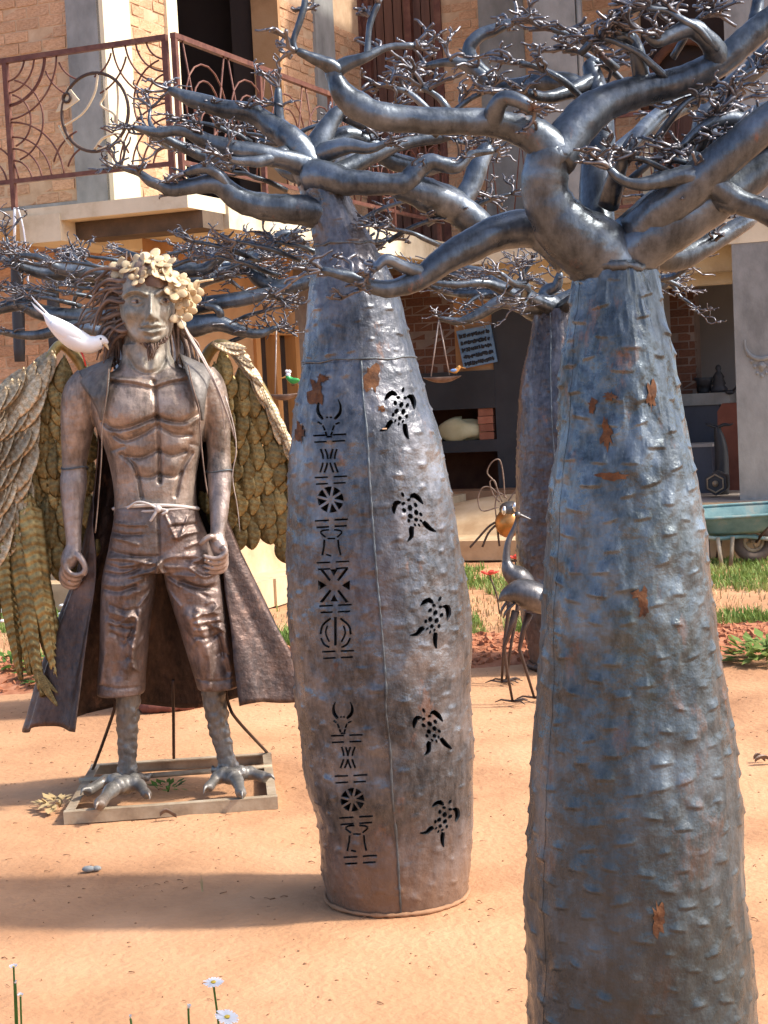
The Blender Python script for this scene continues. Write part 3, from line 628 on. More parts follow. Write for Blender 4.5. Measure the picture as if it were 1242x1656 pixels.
# ------------------------------------------------------------------ iron baobab sculptures
def profile(rows, Y):
    """rows (v, u centre, half width px) -> axis x(z), radius(z) sampled finely"""
    c = crv([(v, u, h) for v, u, h in rows], 8)
    pts = np.array([np.append(P(u, v, Y), h * S(Y)) for v, u, h in c])
    i = np.argsort(pts[:, 2]); pts = pts[i]
    z = np.linspace(min(0, pts[0, 2]) - .02, pts[-1, 2], 400)
    x = np.interp(z, pts[:, 2], pts[:, 0]); r = np.interp(z, pts[:, 2], pts[:, 3])
    return z, x, r
class Trunk:
    def __init__(s, rows, Y, seed, gap, bw, bh, ba, dent, ztop=None):
        s.z, s.x, s.r = profile(rows, Y); s.Y = Y; s.seed = seed; s.dent = dent
        s.rmax = float(s.r.max()); rs = random.Random(seed); s.bumps = []; s.bw, s.bh, s.ba = bw, bh, ba
        H = s.z[-1]; cell = {}
        tries = int(2 * pi * s.rmax * H / gap ** 2 * 9)
        for _ in range(tries):
            z = rs.uniform(.03, H - .03); r = float(np.interp(z, s.z, s.r)); th = rs.uniform(-pi, pi); l = th * r
            if rs.random() > r / s.rmax: continue
            ok = True
            for (l2, z2) in cell.get(int(z / gap), []) + cell.get(int(z / gap) - 1, []) + cell.get(int(z / gap) + 1, []):
                if (l - l2) ** 2 * .8 + (z - z2) ** 2 < gap * gap: ok = False; break
            if ok:
                cell.setdefault(int(z / gap), []).append((l, z)); s.bumps.append((th, z, rs.uniform(.7, 1.25), rs.uniform(-.25, .25)))
    def R(s, z): return np.interp(z, s.z, s.r)
    def X(s, z): return np.interp(z, s.z, s.x)
    def disp(s, th, z, keep=None):
        r = s.R(z)
        p = lambda k: max(1, int(round(k)))
        n1 = p(2 * pi * s.rmax / .20); n2 = p(2 * pi * s.rmax / .075); n3 = p(2 * pi * s.rmax / .03)
        t = (th / (2 * pi)) % 1.0
        a = vnoise(t * n1, z / .22 + 50, n1, s.seed); b = vnoise(t * n2, z / .085 + 70, n2, s.seed + 1); c = vnoise(t * n3, z / .035 + 90, n3, s.seed + 2)
        d = s.dent * (a * .75 + .6 * b - 1.0 * np.maximum(0, b - .3) + .34 * c - .5 * np.maximum(0, c - .45))
        for bt, bz, k, tl in s.bumps:
            if keep is not None and not keep(bt, bz): continue
            dth = (th - bt + pi) % (2 * pi) - pi; l = dth * r; dz = z - bz + tl * l
            m = (np.abs(l) < s.bw * k * 1.1) & (dz > -s.bh * .35) & (dz < s.bh * 1.6)
            if not m.any(): continue
            q = dz[m] / (s.bh * k); w = np.cos(np.clip(l[m] / (s.bw * k), -1, 1) * pi / 2) ** .8
            f = np.where(q < 0, np.clip(1 + q / .22, 0, 1), np.clip(1 - q / 1.25, 0, 1) ** 1.5)
            d[m] += s.ba * k * w * f
        return d
    def place(s, th, z, d, off=0.0):
        r = s.R(z) + d + off
        return np.stack([s.X(z) + r * np.cos(th), s.Y + r * np.sin(th), z], -1)
    def panel(s, name, t0, t1, z0, z1, nt, nzz, m, parent, off=0.0, keep=None):
        th, z = np.meshgrid(np.linspace(t0, t1, nt), np.linspace(z0, z1, nzz))
        co = s.place(th.ravel(), z.ravel(), s.disp(th.ravel(), z.ravel(), keep), off)
        F = [(j * nt + i, j * nt + i + 1, (j + 1) * nt + i + 1, (j + 1) * nt + i) for j in range(nzz - 1) for i in range(nt - 1)]
        return obj(name, (co, F), m, parent)
    def weld(s, name, t, z0, z1, m, parent, r=.005):
        zz = np.linspace(z0, z1, int((z1 - z0) / .012)); th = np.full_like(zz, t)
        co = s.place(th, zz, s.disp(th, zz), .001)
        return obj(name, tube(co, [r * uni(.5, 1.2) for _ in zz], 6), m, parent)
    def hoop(s, name, z, m, parent, r=.005, wob=.004, off=.002):
        th = np.linspace(-pi, pi, 90, endpoint=False); zz = np.full_like(th, z) + wob * vnoise(th * 3 + 9, th * 0 + 3, None, 5)
        co = s.place(th, zz, s.disp(th, zz), off)
        return obj(name, tube(co, [r * uni(.6, 1.2) for _ in th], 6, closed=True), m, parent)
    def pix(s, u, v):
        """pixel on the visible front -> theta, z"""
        yy = s.Y - .8 * s.rmax
        for _ in range(8):
            q = P(u, v, yy); r = float(s.R(q[2])); dx = max(-r * .995, min(r * .995, q[0] - float(s.X(q[2])))); yy = s.Y - math.sqrt(r * r - dx * dx)
        return math.atan2(yy - s.Y, dx), float(q[2])

def rust(T, parent, u, v, ru, rv, seed):
    rs = random.Random(seed); n = 22; V = []; F = []
    sh = [1 + .45 * rs.uniform(-1, 1) for _ in range(n)]
    th = []; zz = []
    for k in range(5):
        for i in range(n):
            q = k / 4 * (sh[i] if k == 4 else 1 + (sh[i] - 1) * (k / 4) ** 2); a, b = T.pix(u + ru * q * math.cos(2 * pi * i / n), v + rv * q * math.sin(2 * pi * i / n)); th.append(a); zz.append(b)
    th = np.array(th); zz = np.array(zz); co = T.place(th, zz, T.disp(th, zz), .0028)
    for k in range(4):
        for i in range(n): l = (i + 1) % n; F.append((k * n + i, k * n + l, (k + 1) * n + l, (k + 1) * n + i))
    obj('rust_patch', (co, F), M_rust, parent)
# branches and twigs ------------------------------------------------------
def twig_cluster(p, d, size, r, rng, n=4, flat=.5):
    """a spray of crooked forked iron twigs"""
    parts = []
    def grow(p, d, l, r, lev):
        k = 4 if lev == 0 else 3; pts = [np.array(p)]; dirs = []; curl = rng.uniform(-1, 1)
        for i in range(k):
            jt = np.array([rng.gauss(0, .38), rng.gauss(0, .38), rng.gauss(0, .30) * flat * 1.6])
            d = unit(d + jt + np.array([-d[1], d[0], 0]) * curl * .4)
            d[2] *= .9
            pts.append(pts[-1] + d * l / k); dirs.append(d)
        rr = np.linspace(r, r * .62, len(pts)); rr[-1] *= 1.1
        parts.append(tube(crv(pts, 2), np.interp(np.linspace(0, 1, 2 * (len(pts) - 1) + 1), np.linspace(0, 1, len(pts)), rr), 5))
        if lev < 3:
            for i in range(1, k + 1):
                if rng.random() < (.6, .34, .12)[lev]:
                    sd = rng.choice((-1, 1)); a = rng.uniform(.5, 1.2) * sd; q = dirs[i - 1]
                    nd = unit(np.array([q[0] * math.cos(a) - q[1] * math.sin(a), q[0] * math.sin(a) + q[1] * math.cos(a), q[2] * .5 + rng.uniform(-.15, .5)]))
                    grow(pts[i], nd, l * rng.uniform(.45, .7), r * .78, lev + 1)
    for _ in range(n):
        grow(p, unit(np.asarray(d) + np.array([rng.gauss(0, .5), rng.gauss(0, .5), rng.gauss(.1, .3)])), size * rng.uniform(.6, 1.1), r, 0)
    return join(*parts)
class Tree:
    def __init__(s, root, Y, mlimb, mtwig, seed, unit_px, twig_r):
        s.root = root; s.Y = Y; s.ml = mlimb; s.mt = mtwig; s.rng = random.Random(seed); s.tr = twig_r; s.sz = unit_px * S(Y)
    def limb(s, pts, nseg=6, tw=2, side=1.0, lump=.06, end=True, tsize=1.0, d0=0.0):
        """pts rows (u, v, dy metres, r px)"""
        w = np.array([np.append(P(u, v, s.Y + dy + d0), r * S(s.Y + dy + d0)) for u, v, dy, r in pts])
        return s.limbw(w, nseg, tw, side, lump, end, tsize)
    def limbw(s, w, nseg=6, tw=2, side=1.0, lump=.06, end=True, tsize=1.0):
        c = crv(w, nseg); rng = s.rng
        ph = rng.uniform(0, 9); L = np.concatenate([[0], np.cumsum(np.linalg.norm(np.diff(c[:, :3], axis=0), axis=1))])
        rad = np.maximum(c[:, 3], s.tr * 1.1) * (1 + lump * np.sin(L / max(.03, c[0, 3] * 1.4) + ph) * .6 + lump * np.array([rng.uniform(-.5, .5) for _ in c]))
        rad[-1] *= .75
        co, F = tube(c[:, :3], rad, 14 if rad[0] > .02 else 9)
        # hammer dents
        q = co + vnoise(co[:, 0] / .03 + 60, co[:, 2] / .03 + co[:, 1] / .04 + 60, None, 11)[:, None] * .0025
        lo = obj('limb', (q, F), s.ml, s.root)
        n = len(c); tot = L[-1]
        if end:
            d = unit(c[-1, :3] - c[-3, :3]); obj('twig_cluster', twig_cluster(c[-1, :3], d, s.sz * tsize, s.tr, rng, 4), s.mt, lo)
        for k in range(max(1, int(tw * .75)) if tw else 0):
            i = int(n * rng.uniform(.42, .95)); i = min(n - 2, max(1, i)); d = unit(c[i + 1, :3] - c[i - 1, :3])
            sd = rng.choice((-1, 1)); up = np.array([0, 0, rng.uniform(.0, .7)])
            nd = unit(np.cross(d, np.array([0, 0, 1.])) * sd + d * .6 + up)
            obj('twig_cluster', twig_cluster(c[i, :3] + nd * rad[i] * .6, nd, s.sz * tsize * rng.uniform(.6, 1), s.tr, rng, 2), s.mt, lo)
        return c
    def spur(s, c, f, dirn, l, r, tw=1, tsize=.9):
        """a short curling side branch leaving limb c at fraction f"""
        i = min(len(c) - 2, max(0, int(f * (len(c) - 1)))); p = c[i, :3]; rng = s.rng; d = unit(dirn); pts = [np.append(p, r)]
        for k in range(1, 4):
            d = unit(d + np.array([rng.gauss(0, .3), rng.gauss(0, .3), rng.gauss(.0, .3)])); pts.append(np.append(pts[-1][:3] + d * l / 3, r * (1 - k * .24)))
        return s.limbw(np.array(pts), 5, tw, tsize=tsize)
    def fill(s, z, cx, n, r0, r1, rad, up=.25, a0=0, a1=2 * pi, tw=3, tsize=1.0):
        """radial crown limbs around the top, out to radius r1"""
        for k in range(n):
            a = a0 + (a1 - a0) * (k + s.rng.uniform(.2, .8)) / n; R1 = r1 * s.rng.uniform(.75, 1.1)
            p = []
            for t in (0, .12, .35, .6, .82, 1):
                rr = r0 + (R1 - r0) * t; aa = a + s.rng.gauss(0, .10) * (t > .1)
                p.append((cx + rr * math.cos(aa), s.Y + rr * math.sin(aa), z + up * (t ** .8) * s.rng.uniform(.75, 1.25), rad * (1 - .72 * t)))
            c = s.limbw(np.array(p), 5, tw, tsize=tsize)
            for f in (.45, .7):
                an = a + s.rng.choice((-1, 1)) * s.rng.uniform(.6, 1.1)
                s.spur(c, f, (math.cos(an), math.sin(an), s.rng.uniform(.0, .5)), (R1 - r0) * .3, rad * .42, 2, tsize)

# ============ tree 1: nearest, right
Y1 = 3.25
T1 = Trunk([(1850, 1046, 194), (1750, 1041, 192), (1656, 1037, 189), (1515, 1032, 184), (1396, 1026, 180), (1277, 1024, 172), (1198, 1023, 165), (1119, 1022, 156), (1000, 1015, 143), (910, 1013, 135), (770, 1010, 117), (700, 1008, 103), (640, 1003, 95), (560, 1000, 85), (500, 997, 74), (450, 995, 66), (425, 993, 60)], Y1, 21, .047, .020, .016, .0047, .0080)
t1 = thing('iron_baobab', 'nearest and tallest iron baobab sculpture with a plain nubbed trunk at the right', 'tree sculpture', (float(T1.x[0]), Y1, 0), 'iron baobab sculptures in the yard')
H1 = float(T1.z[-1])
th_s = T1.pix(1012, 700)[0]; th_l = T1.pix(878, 1400)[0]
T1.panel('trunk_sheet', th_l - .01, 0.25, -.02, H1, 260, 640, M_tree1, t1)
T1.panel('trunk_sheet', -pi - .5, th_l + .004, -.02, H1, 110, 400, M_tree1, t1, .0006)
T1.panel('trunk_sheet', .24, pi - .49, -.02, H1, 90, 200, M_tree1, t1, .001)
T1.hoop('collar_weld', H1 - .012, M_weld, t1, .010, .006, .0)
for k, (u, v, a, b) in enumerate(((1064, 1482, 10, 26), (990, 770, 22, 7), (982, 700, 8, 24), (1052, 640, 7, 22), (988, 640, 10, 6), (1040, 975, 8, 22), (960, 655, 6, 12), (1030, 960, 14, 6))): rust(T1, t1, u, v, a, b, 60 + k)
B1 = Tree(t1, Y1, M_limb, M_twig, 31, 66, .0054)
B1.limb([(995, 445, 0, 56), (960, 405, -.02, 56), (915, 370, -.05, 47), (884, 320, -.07, 38), (884, 268, -.08, 37), (898, 235, -.08, 34)], end=False, tw=0)
L1 = B1.limb([(905, 262, -.08, 32), (868, 222, -.09, 29), (800, 200, -.11, 24), (730, 196, -.13, 21), (660, 193, -.14, 21), (605, 184, -.15, 22), (566, 162, -.15, 20), (542, 128, -.15, 16), (545, 108, -.15, 14)], tw=0, end=False)
B1.limb([(546, 116, -.15, 14), (530, 104, -.16, 13), (505, 94, -.17, 9), (478, 82, -.18, 6)], tw=0, tsize=.8)
B1.limb([(545, 112, -.15, 13), (565, 102, -.15, 11), (592, 92, -.15, 9), (625, 78, -.14, 6), (670, 72, -.13, 4)], tw=2, tsize=.8)
B1.limb([(478, 84, -.18, 5), (474, 66, -.18, 4.5), (484, 40, -.18, 4), (492, 10, -.18, 3.5), (494, -10, -.18, 3)], tw=1, tsize=.5)
B1.limb([(594, 88, -.15, 5), (596, 60, -.15, 4.5), (600, 30, -.15, 4), (612, 5, -.15, 3.5)], tw=2, tsize=.7)
B1.limb([(794, 205, -.11, 19), (800, 180, -.14, 16), (815, 160, -.16, 14), (840, 165, -.17, 12), (862, 176, -.17, 10)], tw=1, end=True, tsize=.7)
L2 = B1.limb([(895, 260, -.08, 36), (925, 215, -.06, 33), (960, 178, -.04, 30), (1010, 155, -.02, 27), (1070, 140, 0, 26), (1120, 124, 0, 24), (1168, 98, 0, 22), (1205, 66, 0, 21), (1248, 30, 0, 20), (1300, -10, 0, 16)], tw=0, end=False)
B1.limb([(1165, 104, 0, 20), (1148, 70, -.03, 17), (1118, 47, -.05, 15), (1088, 56, -.06, 13), (1062, 66, -.07, 10), (1038, 50, -.07, 6)], tw=2, tsize=.9)
B1.limb([(1215, 60, 0, 13), (1222, 30, .02, 12), (1226, 5, .03, 10), (1230, -20, .03, 9)], tw=2)
B1.limb([(1038, 130, 0, 15), (1032, 95, -.02, 14), (1024, 70, -.02, 12), (1008, 58, -.03, 9), (990, 66, -.03, 6)], tw=1, tsize=.8)
B1.limb([(925, 415, .05, 36), (870, 372, .06, 33), (810, 376, .04, 28), (760, 398, .02, 26), (720, 420, 0, 23), (680, 450, -.01, 19), (640, 466, -.02, 16), (600, 464, -.03, 12), (560, 445, -.04, 9), (520, 436, -.05, 6)], tw=3, tsize=.9)
B1.limb([(690, 445, -.01, 13), (655, 432, -.03, 11), (625, 420, -.05, 9), (606, 436, -.06, 6)], tw=1, tsize=.7)
B1.limb([(968, 400, .12, 34), (964, 330, .16, 28), (966, 270, .19, 25), (970, 215, .21, 23), (968, 160, .22, 19), (955, 110, .24, 14), (970, 100, .24, 8)], tw=2)
L4 = B1.limb([(1000, 428, 0, 48), (1040, 395, -.02, 44), (1090, 362, -.04, 42), (1150, 325, -.04, 37), (1205, 290, -.03, 31), (1260, 252, -.02, 27), (1320, 225, 0, 20)], tw=0, end=False)
B1.limb([(1300, 380, -.10, 24), (1245, 345, -.09, 21), (1195, 325, -.09, 20), (1155, 300, -.10, 19), (1118, 284, -.11, 16), (1075, 290, -.12, 13), (1030, 298, -.13, 11), (1000, 288, -.13, 8), (985, 272, -.13, 5)], tw=3, tsize=.9)
B1.limb([(1140, 335, -.03, 20), (1170, 318, -.08, 22), (1200, 330, -.09, 20)], tw=0, end=False)
B1.limb([(1050, 402, .1, 24), (1090, 418, .13, 22), (1130, 402, .16, 20), (1170, 380, .2, 16), (1220, 350, .22, 12)], tw=2)
B1.limb([(1320, 225, -.05, 16), (1255, 208, -.04, 14), (1205, 196, -.04, 13), (1165, 194, -.05, 11), (1130, 210, -.06, 8), (1102, 236, -.07, 5)], tw=2, tsize=.8)
B1.limb([(1010, 420, .1, 28), (1035, 370, .2, 20), (1085, 310, .28, 14), (1140, 300, .35, 9)], tw=2)
B1.limb([(968, 180, .22, 18), (930, 140, .24, 16), (885, 132, .26, 16), (840, 142, .28, 17), (800, 140, .3, 15), (765, 112, .3, 11), (740, 100, .3, 8), (690, 106, .3, 6)], tw=3)
B1.limb([(800, 138, .3, 12), (760, 90, .31, 12), (770, 62, .31, 11), (800, 48, .31, 9), (830, 36, .31, 6)], tw=2)
B1.limb([(958, 130, .23, 13), (915, 150, .18, 12), (880, 158, .14, 11), (850, 150, .1, 7)], tw=2)
B1.limb([(960, 340, .15, 20), (990, 260, .3, 16), (1060, 200, .42, 14), (1120, 170, .5, 10), (1180, 160, .56, 7)], tw=3)
B1.limb([(985, 330, .1, 18), (1010, 250, .0, 12), (1060, 190, .2, 13), (1110, 160, .28, 10), (1160, 150, .32, 6)], tw=2)
for u, v, dx in ((1000, 70, -1), (920, 55, -1), (870, 110, -1), (700, 150, -.5), (760, 160, .8), (660, 150, -.7), (1110, 165, .6), (1160, 180, .3), (1080, 245, 1), (1160, 232, .6), (1120, 265, -1), (1050, 262, -1), (940, 85, -1), (1080, 20, -1), (1020, 20, 1), (1130, 30, .5), (1205, 120, .7)):
    p0 = P(u, v, Y1 + uni(-.1, .3)); a_ = np.array([p0[0] - .05 * dx, p0[1], p0[2] - .03])
    B1.limbw(np.array([np.append(a_ - np.array([.05 * dx, -.03, .04]), .008), np.append(a_, .0075), np.append(p0, .006), np.append(p0 + np.array([.04 * dx, 0, .012]), .0045)]), 4, 3, tsize=1.0)
# limbs that reach over the picture's edge and towards the viewer
B1.fill(H1 + .05, float(T1.x[-1]), 3, .05, .95, .045, .42, -.25 * pi, .35 * pi, 2)

# ============ tree 2: middle, with cut-out turtles and totem
Y2 = 4.72
T2 = Trunk([(1492, 646, 116), (1465, 645, 116), (1450, 644, 116), (1400, 641, 122), (1320, 636, 129), (1250, 629, 137.5), (1180, 626, 140), (1120, 619, 144.5), (1080, 619, 145), (1000, 613, 147), (900, 604, 141.5), (830, 599, 135), (760, 594, 127.5), (700, 591, 119), (640, 585, 105), (585, 582, 91), (530, 576, 80), (480, 572, 72), (440, 567, 62), (406, 560, 49), (340, 536, 38), (310, 524, 35), (275, 508, 31)], Y2, 22, .050, .0185, .0125, .0050, .0062)
t2 = thing('iron_baobab', 'middle iron baobab sculpture with turtles and a totem cut into its bulging trunk', 'tree sculpture', (float(T2.x[0]), Y2, 0), 'iron baobab sculptures in the yard')
H2 = float(T2.z[-1]); ZN = T2.pix(582, 583)[1]; ZM = T2.pix(555, 392)[1]
SEAM = [T2.pix(u, v)[0] for u, v in ((583, 600), (592, 700), (600, 860), (612, 1000), (627, 1150), (640, 1250), (645, 1400))]
th_s = float(np.mean(SEAM))
# cut-out shapes in pixels
def stroke(pts, w):
    c = np.asarray(pts, float); t = np.gradient(c, axis=0); t /= np.maximum(np.linalg.norm(t, axis=1), 1e-6)[:, None]
    n = np.stack([-t[:, 1], t[:, 0]], 1); ww = np.broadcast_to(np.asarray(w, float), (len(c),))[:, None]
    return np.vstack([c + n * ww, (c - n * ww)[::-1]])
turt = []; tote = []
def blob(c, a, b, rot, n=7): return np.array([(c[0] + a * math.cos(t) * math.cos(rot) - b * math.sin(t) * math.sin(rot), c[1] + a * math.cos(t) * math.sin(rot) + b * math.sin(t) * math.cos(rot)) for t in np.linspace(0, 2 * pi, n, endpoint=False)])
rt = random.Random(5)
for (cx, cy, ang, k) in ((648, 663, 8, 1.0), (667, 829, -28, 1.0), (702, 1000, 18, 1.0), (697, 1178, -22, .95), (717, 1325, 22, .92)):
    A = math.radians(ang); ca, sa = math.cos(A) * k, math.sin(A) * k
    def T_(pts): p = np.asarray(pts, float); return np.stack([cx + p[:, 0] * ca - p[:, 1] * sa, cy + p[:, 0] * sa + p[:, 1] * ca], 1)
    turt.append(T_(blob((0, -33), 2.2, 4.6, 0)))                                           # head
    turt.append(T_(stroke(crv([(-8, -23), (-16, -26), (-23, -20), (-27, -12)], 2), [1.2, 3.4, 4.2, 4.1, 3.7, 2.5, .7])))
    turt.append(T_(stroke(crv([(8, -23), (15, -24), (20, -15), (22, -4)], 2), [1.2, 3.4, 4.2, 4.1, 3.7, 2.5, .7])))
    turt.append(T_(stroke(crv([(-11, 19), (-15, 24), (-19, 33), (-29, 38)], 2), [2.8, 3.7, 3.9, 3.7, 3.2, 2.4, .7])))
    turt.append(T_(stroke(crv([(9, 21), (11, 29), (14, 37), (19, 45)], 2), [2.8, 3.7, 3.9, 3.7, 3.2, 2.4, .7])))
    for (x, y, a, b) in ((-6, -20, 2.8, 2.4), (5, -21, 2.4, 2.2), (0, -9, 3, 4.4), (-10, -10, 2.6, 3.6), (10, -9, 2.4, 3.6), (-6, 3, 3, 4), (5, 2, 3, 4.2), (-11, 9, 2, 3), (11, 9, 2, 3.2), (0, 13, 2.6, 3.2), (-6, 19, 1.4, 2.6), (6, 18, 1.5, 2.6), (0, 23, 1.3, 2.6)):
        turt.append(T_(blob((x, y), a * 1.22, b * 1.22, rt.uniform(-.3, .3), 6) + rt.uniform(-.4, .4)))
def hs(x0, x1, y, w=1.5, dx=0, tilt=.0): tote.append(stroke([(x0 + dx, y), ((x0 + x1) / 2 + dx, y + tilt / 2), (x1 + dx, y + tilt)], w))
def bars(cx, y, tilt=-1):
    hs(cx - 26, cx - 4, y + .5, 1.3, tilt=tilt); hs(cx + 5, cx + 27, y - 1, 1.3, tilt=tilt); hs(cx - 24, cx - 4, y + 11, 1.3, tilt=tilt); hs(cx + 5, cx + 25, y + 9.5, 1.3, tilt=tilt)
def zebu(cx, cy, k=1.0):
    q = lambda pts: [(cx + x * k, cy + y * k) for x, y in pts]
    tote.append(stroke(crv(q([(-9, 12), (-16, 2), (-17, -10), (-13, -20)]), 3), [1.6, 2.4, 2.6, 2.6, 2.4, 2.2, 1.8, 1.4, 1, .5]))
    tote.append(stroke(crv(q([(9, 12), (18, 2), (19, -10), (15, -20)]), 3), [1.6, 2.4, 2.6, 2.6, 2.4, 2.2, 1.8, 1.4, 1, .5]))
    for a, b in (((-4, 9), (-1, 9)), ((1.5, 9), (5, 9)), ((-17, 16), (-11, 20)), ((11, 20), (18, 17)), ((-3, 40), (6, 40))): tote.append(stroke(q([a, b]), 1.3))
    for a, b in (((-9, 22), (-6, 30)), ((9, 22), (6, 30)), ((-5, 32), (-3, 38)), ((6, 32), (4, 38))): tote.append(stroke(q([a, b]), 1.4))
def hour(cx, y, h, dx=13):
    for x in (-dx, -dx + 7, dx - 7, dx):
        s_ = 1 if x > 0 else -1
        tote.append(stroke([(cx + x, y), (cx + x - s_ * 3, y + h * .24), (cx + x - s_ * 4, y + h * .42)], 1.4)); tote.append(stroke([(cx + x - s_ * 4, y + h * .58), (cx + x - s_ * 2, y + h * .78), (cx + x + s_, y + h)], 1.4))
def wheel(cx, cy, r):
    for k in range(8):
        a = k * pi / 4 + .2; rr0, rr1 = r * .28, r * .97
        p = [(cx + rr0 * math.cos(a + .28), cy + rr0 * math.sin(a + .28))] + [(cx + rr1 * math.cos(a + t), cy + rr1 * math.sin(a + t)) for t in (.10, .39, .68)]
        tote.append(np.array(p))
def jar(cx, y):
    for s_ in (-1, 1):
        tote.append(stroke(crv([(cx + s_ * 4, y + 1), (cx + s_ * 14, y + 2), (cx + s_ * 17, y + 6), (cx + s_ * 9, y + 13)], 2), 1.3))
        tote.append(stroke([(cx + s_ * 11, y + 17), (cx + s_ * 12, y + 28), (cx + s_ * 15, y + 42)], 1.4))
    tote.append(stroke([(cx - 6, y + 15), (cx + 6, y + 15)], 1.2)); tote.append(stroke([(cx - 9, y + 41), (cx - 1, y + 43)], 1.3))
zebu(531, 666); bars(533, 704); hour(532, 726, 38); bars(534, 772); wheel(534, 808, 22); bars(535, 842); jar(535, 856)
bars(537, 910)
for s_ in (-1, 1):
    tote.append(np.array([(539 + s_ * 5, 938), (539 + s_ * 19, 919), (539 + s_ * 24, 920), (539 + s_ * 8, 940)])[::s_]); tote.append(np.array([(539 + s_ * 5, 956), (539 + s_ * 19, 975), (539 + s_ * 24, 974), (539 + s_ * 8, 954)])[::s_])
    tote.append(np.array([(539 + s_ * 13, 947), (539 + s_ * 26, 939), (539 + s_ * 26, 955)]))
    tote.append(np.array([(539 - 6, 947 + s_ * 26), (539 + 6, 947 + s_ * 26), (539, 947 + s_ * 15)]))
bars(541, 980)
tote.append(stroke([(542, 998), (542, 1020), (542, 1044)], 2))
for s_ in (-1, 1):
    tote.append(stroke(crv([(542 + s_ * 8, 1000), (542 + s_ * 22, 1012), (542 + s_ * 25, 1026)], 3), 1.6)); tote.append(stroke(crv([(542 + s_ * 24, 1032), (542 + s_ * 19, 1042), (542 + s_ * 10, 1047)], 3), 1.5)); tote.append(stroke(crv([(542 + s_ * 13, 1012), (542 + s_ * 16, 1024), (542 + s_ * 10, 1038)], 3), 1.3))
bars(546, 1054)
zebu(553, 1152, .85); bars(560, 1190); hour(563, 1208, 34, 11); bars(567, 1255); wheel(571, 1293, 19.5); bars(576, 1322); jar(577, 1334); bars(582, 1386)
# openings on the far side so daylight shows through some slots
def to_tz(poly): return np.array([T2.pix(u, v) for u, v in poly])
holes_L = [to_tz(p) for p in tote]; holes_R = [to_tz(p) for p in turt]
RREF = .26
def cut_panel(name, t0, t1, z0, z1, step, holes, m, parent, off=0.0):
    """sheet panel with real holes, triangulated round the hole outlines"""
    ns = max(3, int((t1 - t0) * RREF / step)); nz_ = max(3, int((z1 - z0) / step))
    V = []; E = []
    H = [h for h in holes]
    bbs = [(h[:, 0].min(), h[:, 0].max(), h[:, 1].min(), h[:, 1].max()) for h in H]
    def inside(p, h):
        c = False; j = len(h) - 1
        for i in range(len(h)):
            if (h[i][1] > p[1]) != (h[j][1] > p[1]) and p[0] < (h[j][0] - h[i][0]) * (p[1] - h[i][1]) / (h[j][1] - h[i][1]) + h[i][0]: c = not c
            j = i
        return c
    for j in range(nz_ + 1):
        z = z0 + (z1 - z0) * j / nz_
        cand = [k for k, b in enumerate(bbs) if b[2] - step < z < b[3] + step]
        for i in range(ns + 1):
            t = t0 + (t1 - t0) * i / ns; s_ = t * RREF; edge = i in (0, ns) or j in (0, nz_)
            if not edge:
                bad = False
                for k in cand:
                    b = bbs[k]
                    if b[0] < t < b[1] and b[2] < z < b[3]:
                        if inside((t, z), H[k]): bad = True; break
                if bad: continue
                s_ += uni(-.0004, .0004)
            V.append((s_, z))
    for h in H:
        n0 = len(V); V.extend([(t * RREF, z) for t, z in h]); E.extend([(n0 + i, n0 + (i + 1) % len(h)) for i in range(len(h))])
    v2, e2_, f2, *_ = geometry.delaunay_2d_cdt([Vector(p) for p in V], E, [], 0, 1e-6)
    co2 = np.array([(p.x / RREF, p.y) for p in v2]); F = []
    cen = None
    for f in f2:
        c = co2[list(f)].mean(0); hit = False
        for k, b in enumerate(bbs):
            if b[0] < c[0] < b[1] and b[2] < c[1] < b[3] and inside(c, H[k]): hit = True; break
        if not hit: F.append(tuple(f))
    def clear(bt, bz):
        return not any(b[0] - .02 < bt < b[1] + .02 and b[2] - .006 < bz < b[3] + .006 for b in bbs)
    th, z = co2[:, 0].copy(), co2[:, 1].copy(); co = T2.place(th, z, T2.disp(th, z, clear), off)
    o = obj(name, (co, F), m, parent)
    # cut edges: a short wall inwards round every hole
    RV = []; RF_ = []
    for h in H:
        th, z = h[:, 0].copy(), h[:, 1].copy(); d = T2.disp(th, z, clear); a = T2.place(th, z, d, off + .0012); b = T2.place(th, z, d, off - .007); n0 = len(RV); n = len(h)
        RV.extend(a); RV.extend(b); RF_ += [(n0 + i, n0 + (i + 1) % n, n0 + n + (i + 1) % n, n0 + n + i) for i in range(n)]
    if RV: obj('cut_edge', (RV, RF_), M_chrome if False else M_weld, o, kind='stuff')
    return o
cut_panel('trunk_sheet', -pi - .12, th_s, -.02, ZN + .008, .0062, holes_L, M_tree2, t2)
cut_panel('trunk_sheet', th_s - .02, .12, -.02, ZN + .006, .0062, holes_R, M_tree2, t2, .0015)
flip = lambda hs_: [np.stack([h[:, 0] + pi, h[:, 1]], 1) for h in hs_]
cut_panel('trunk_sheet', .10, pi - .10, -.02, ZN + .004, .014, [h for h in flip([h * np.array([-1, 1]) + np.array([-pi - .55, 0]) for h in holes_L])[::2] if h[:, 0].min() > .12 and h[:, 0].max() < pi - .12], M_tree2, t2, .001)
T2.panel('neck_sheet', -pi, pi, ZN, ZM + .006, 190, 90, M_tree2, t2, .002)
T2.panel('neck_sheet', -pi, pi, ZM, H2, 90, 60, M_tree2, t2, .003)
T2.weld('weld_bead', th_s, 0.0, ZN, M_weld, t2, .0045)
T2.hoop('collar_weld', ZN + .004, M_weld, t2, .0035); T2.hoop('collar_weld', ZM, M_weld, t2, .0045)
T2.hoop('base_ring', .002, M_bench, t2, .007, .0, .005)
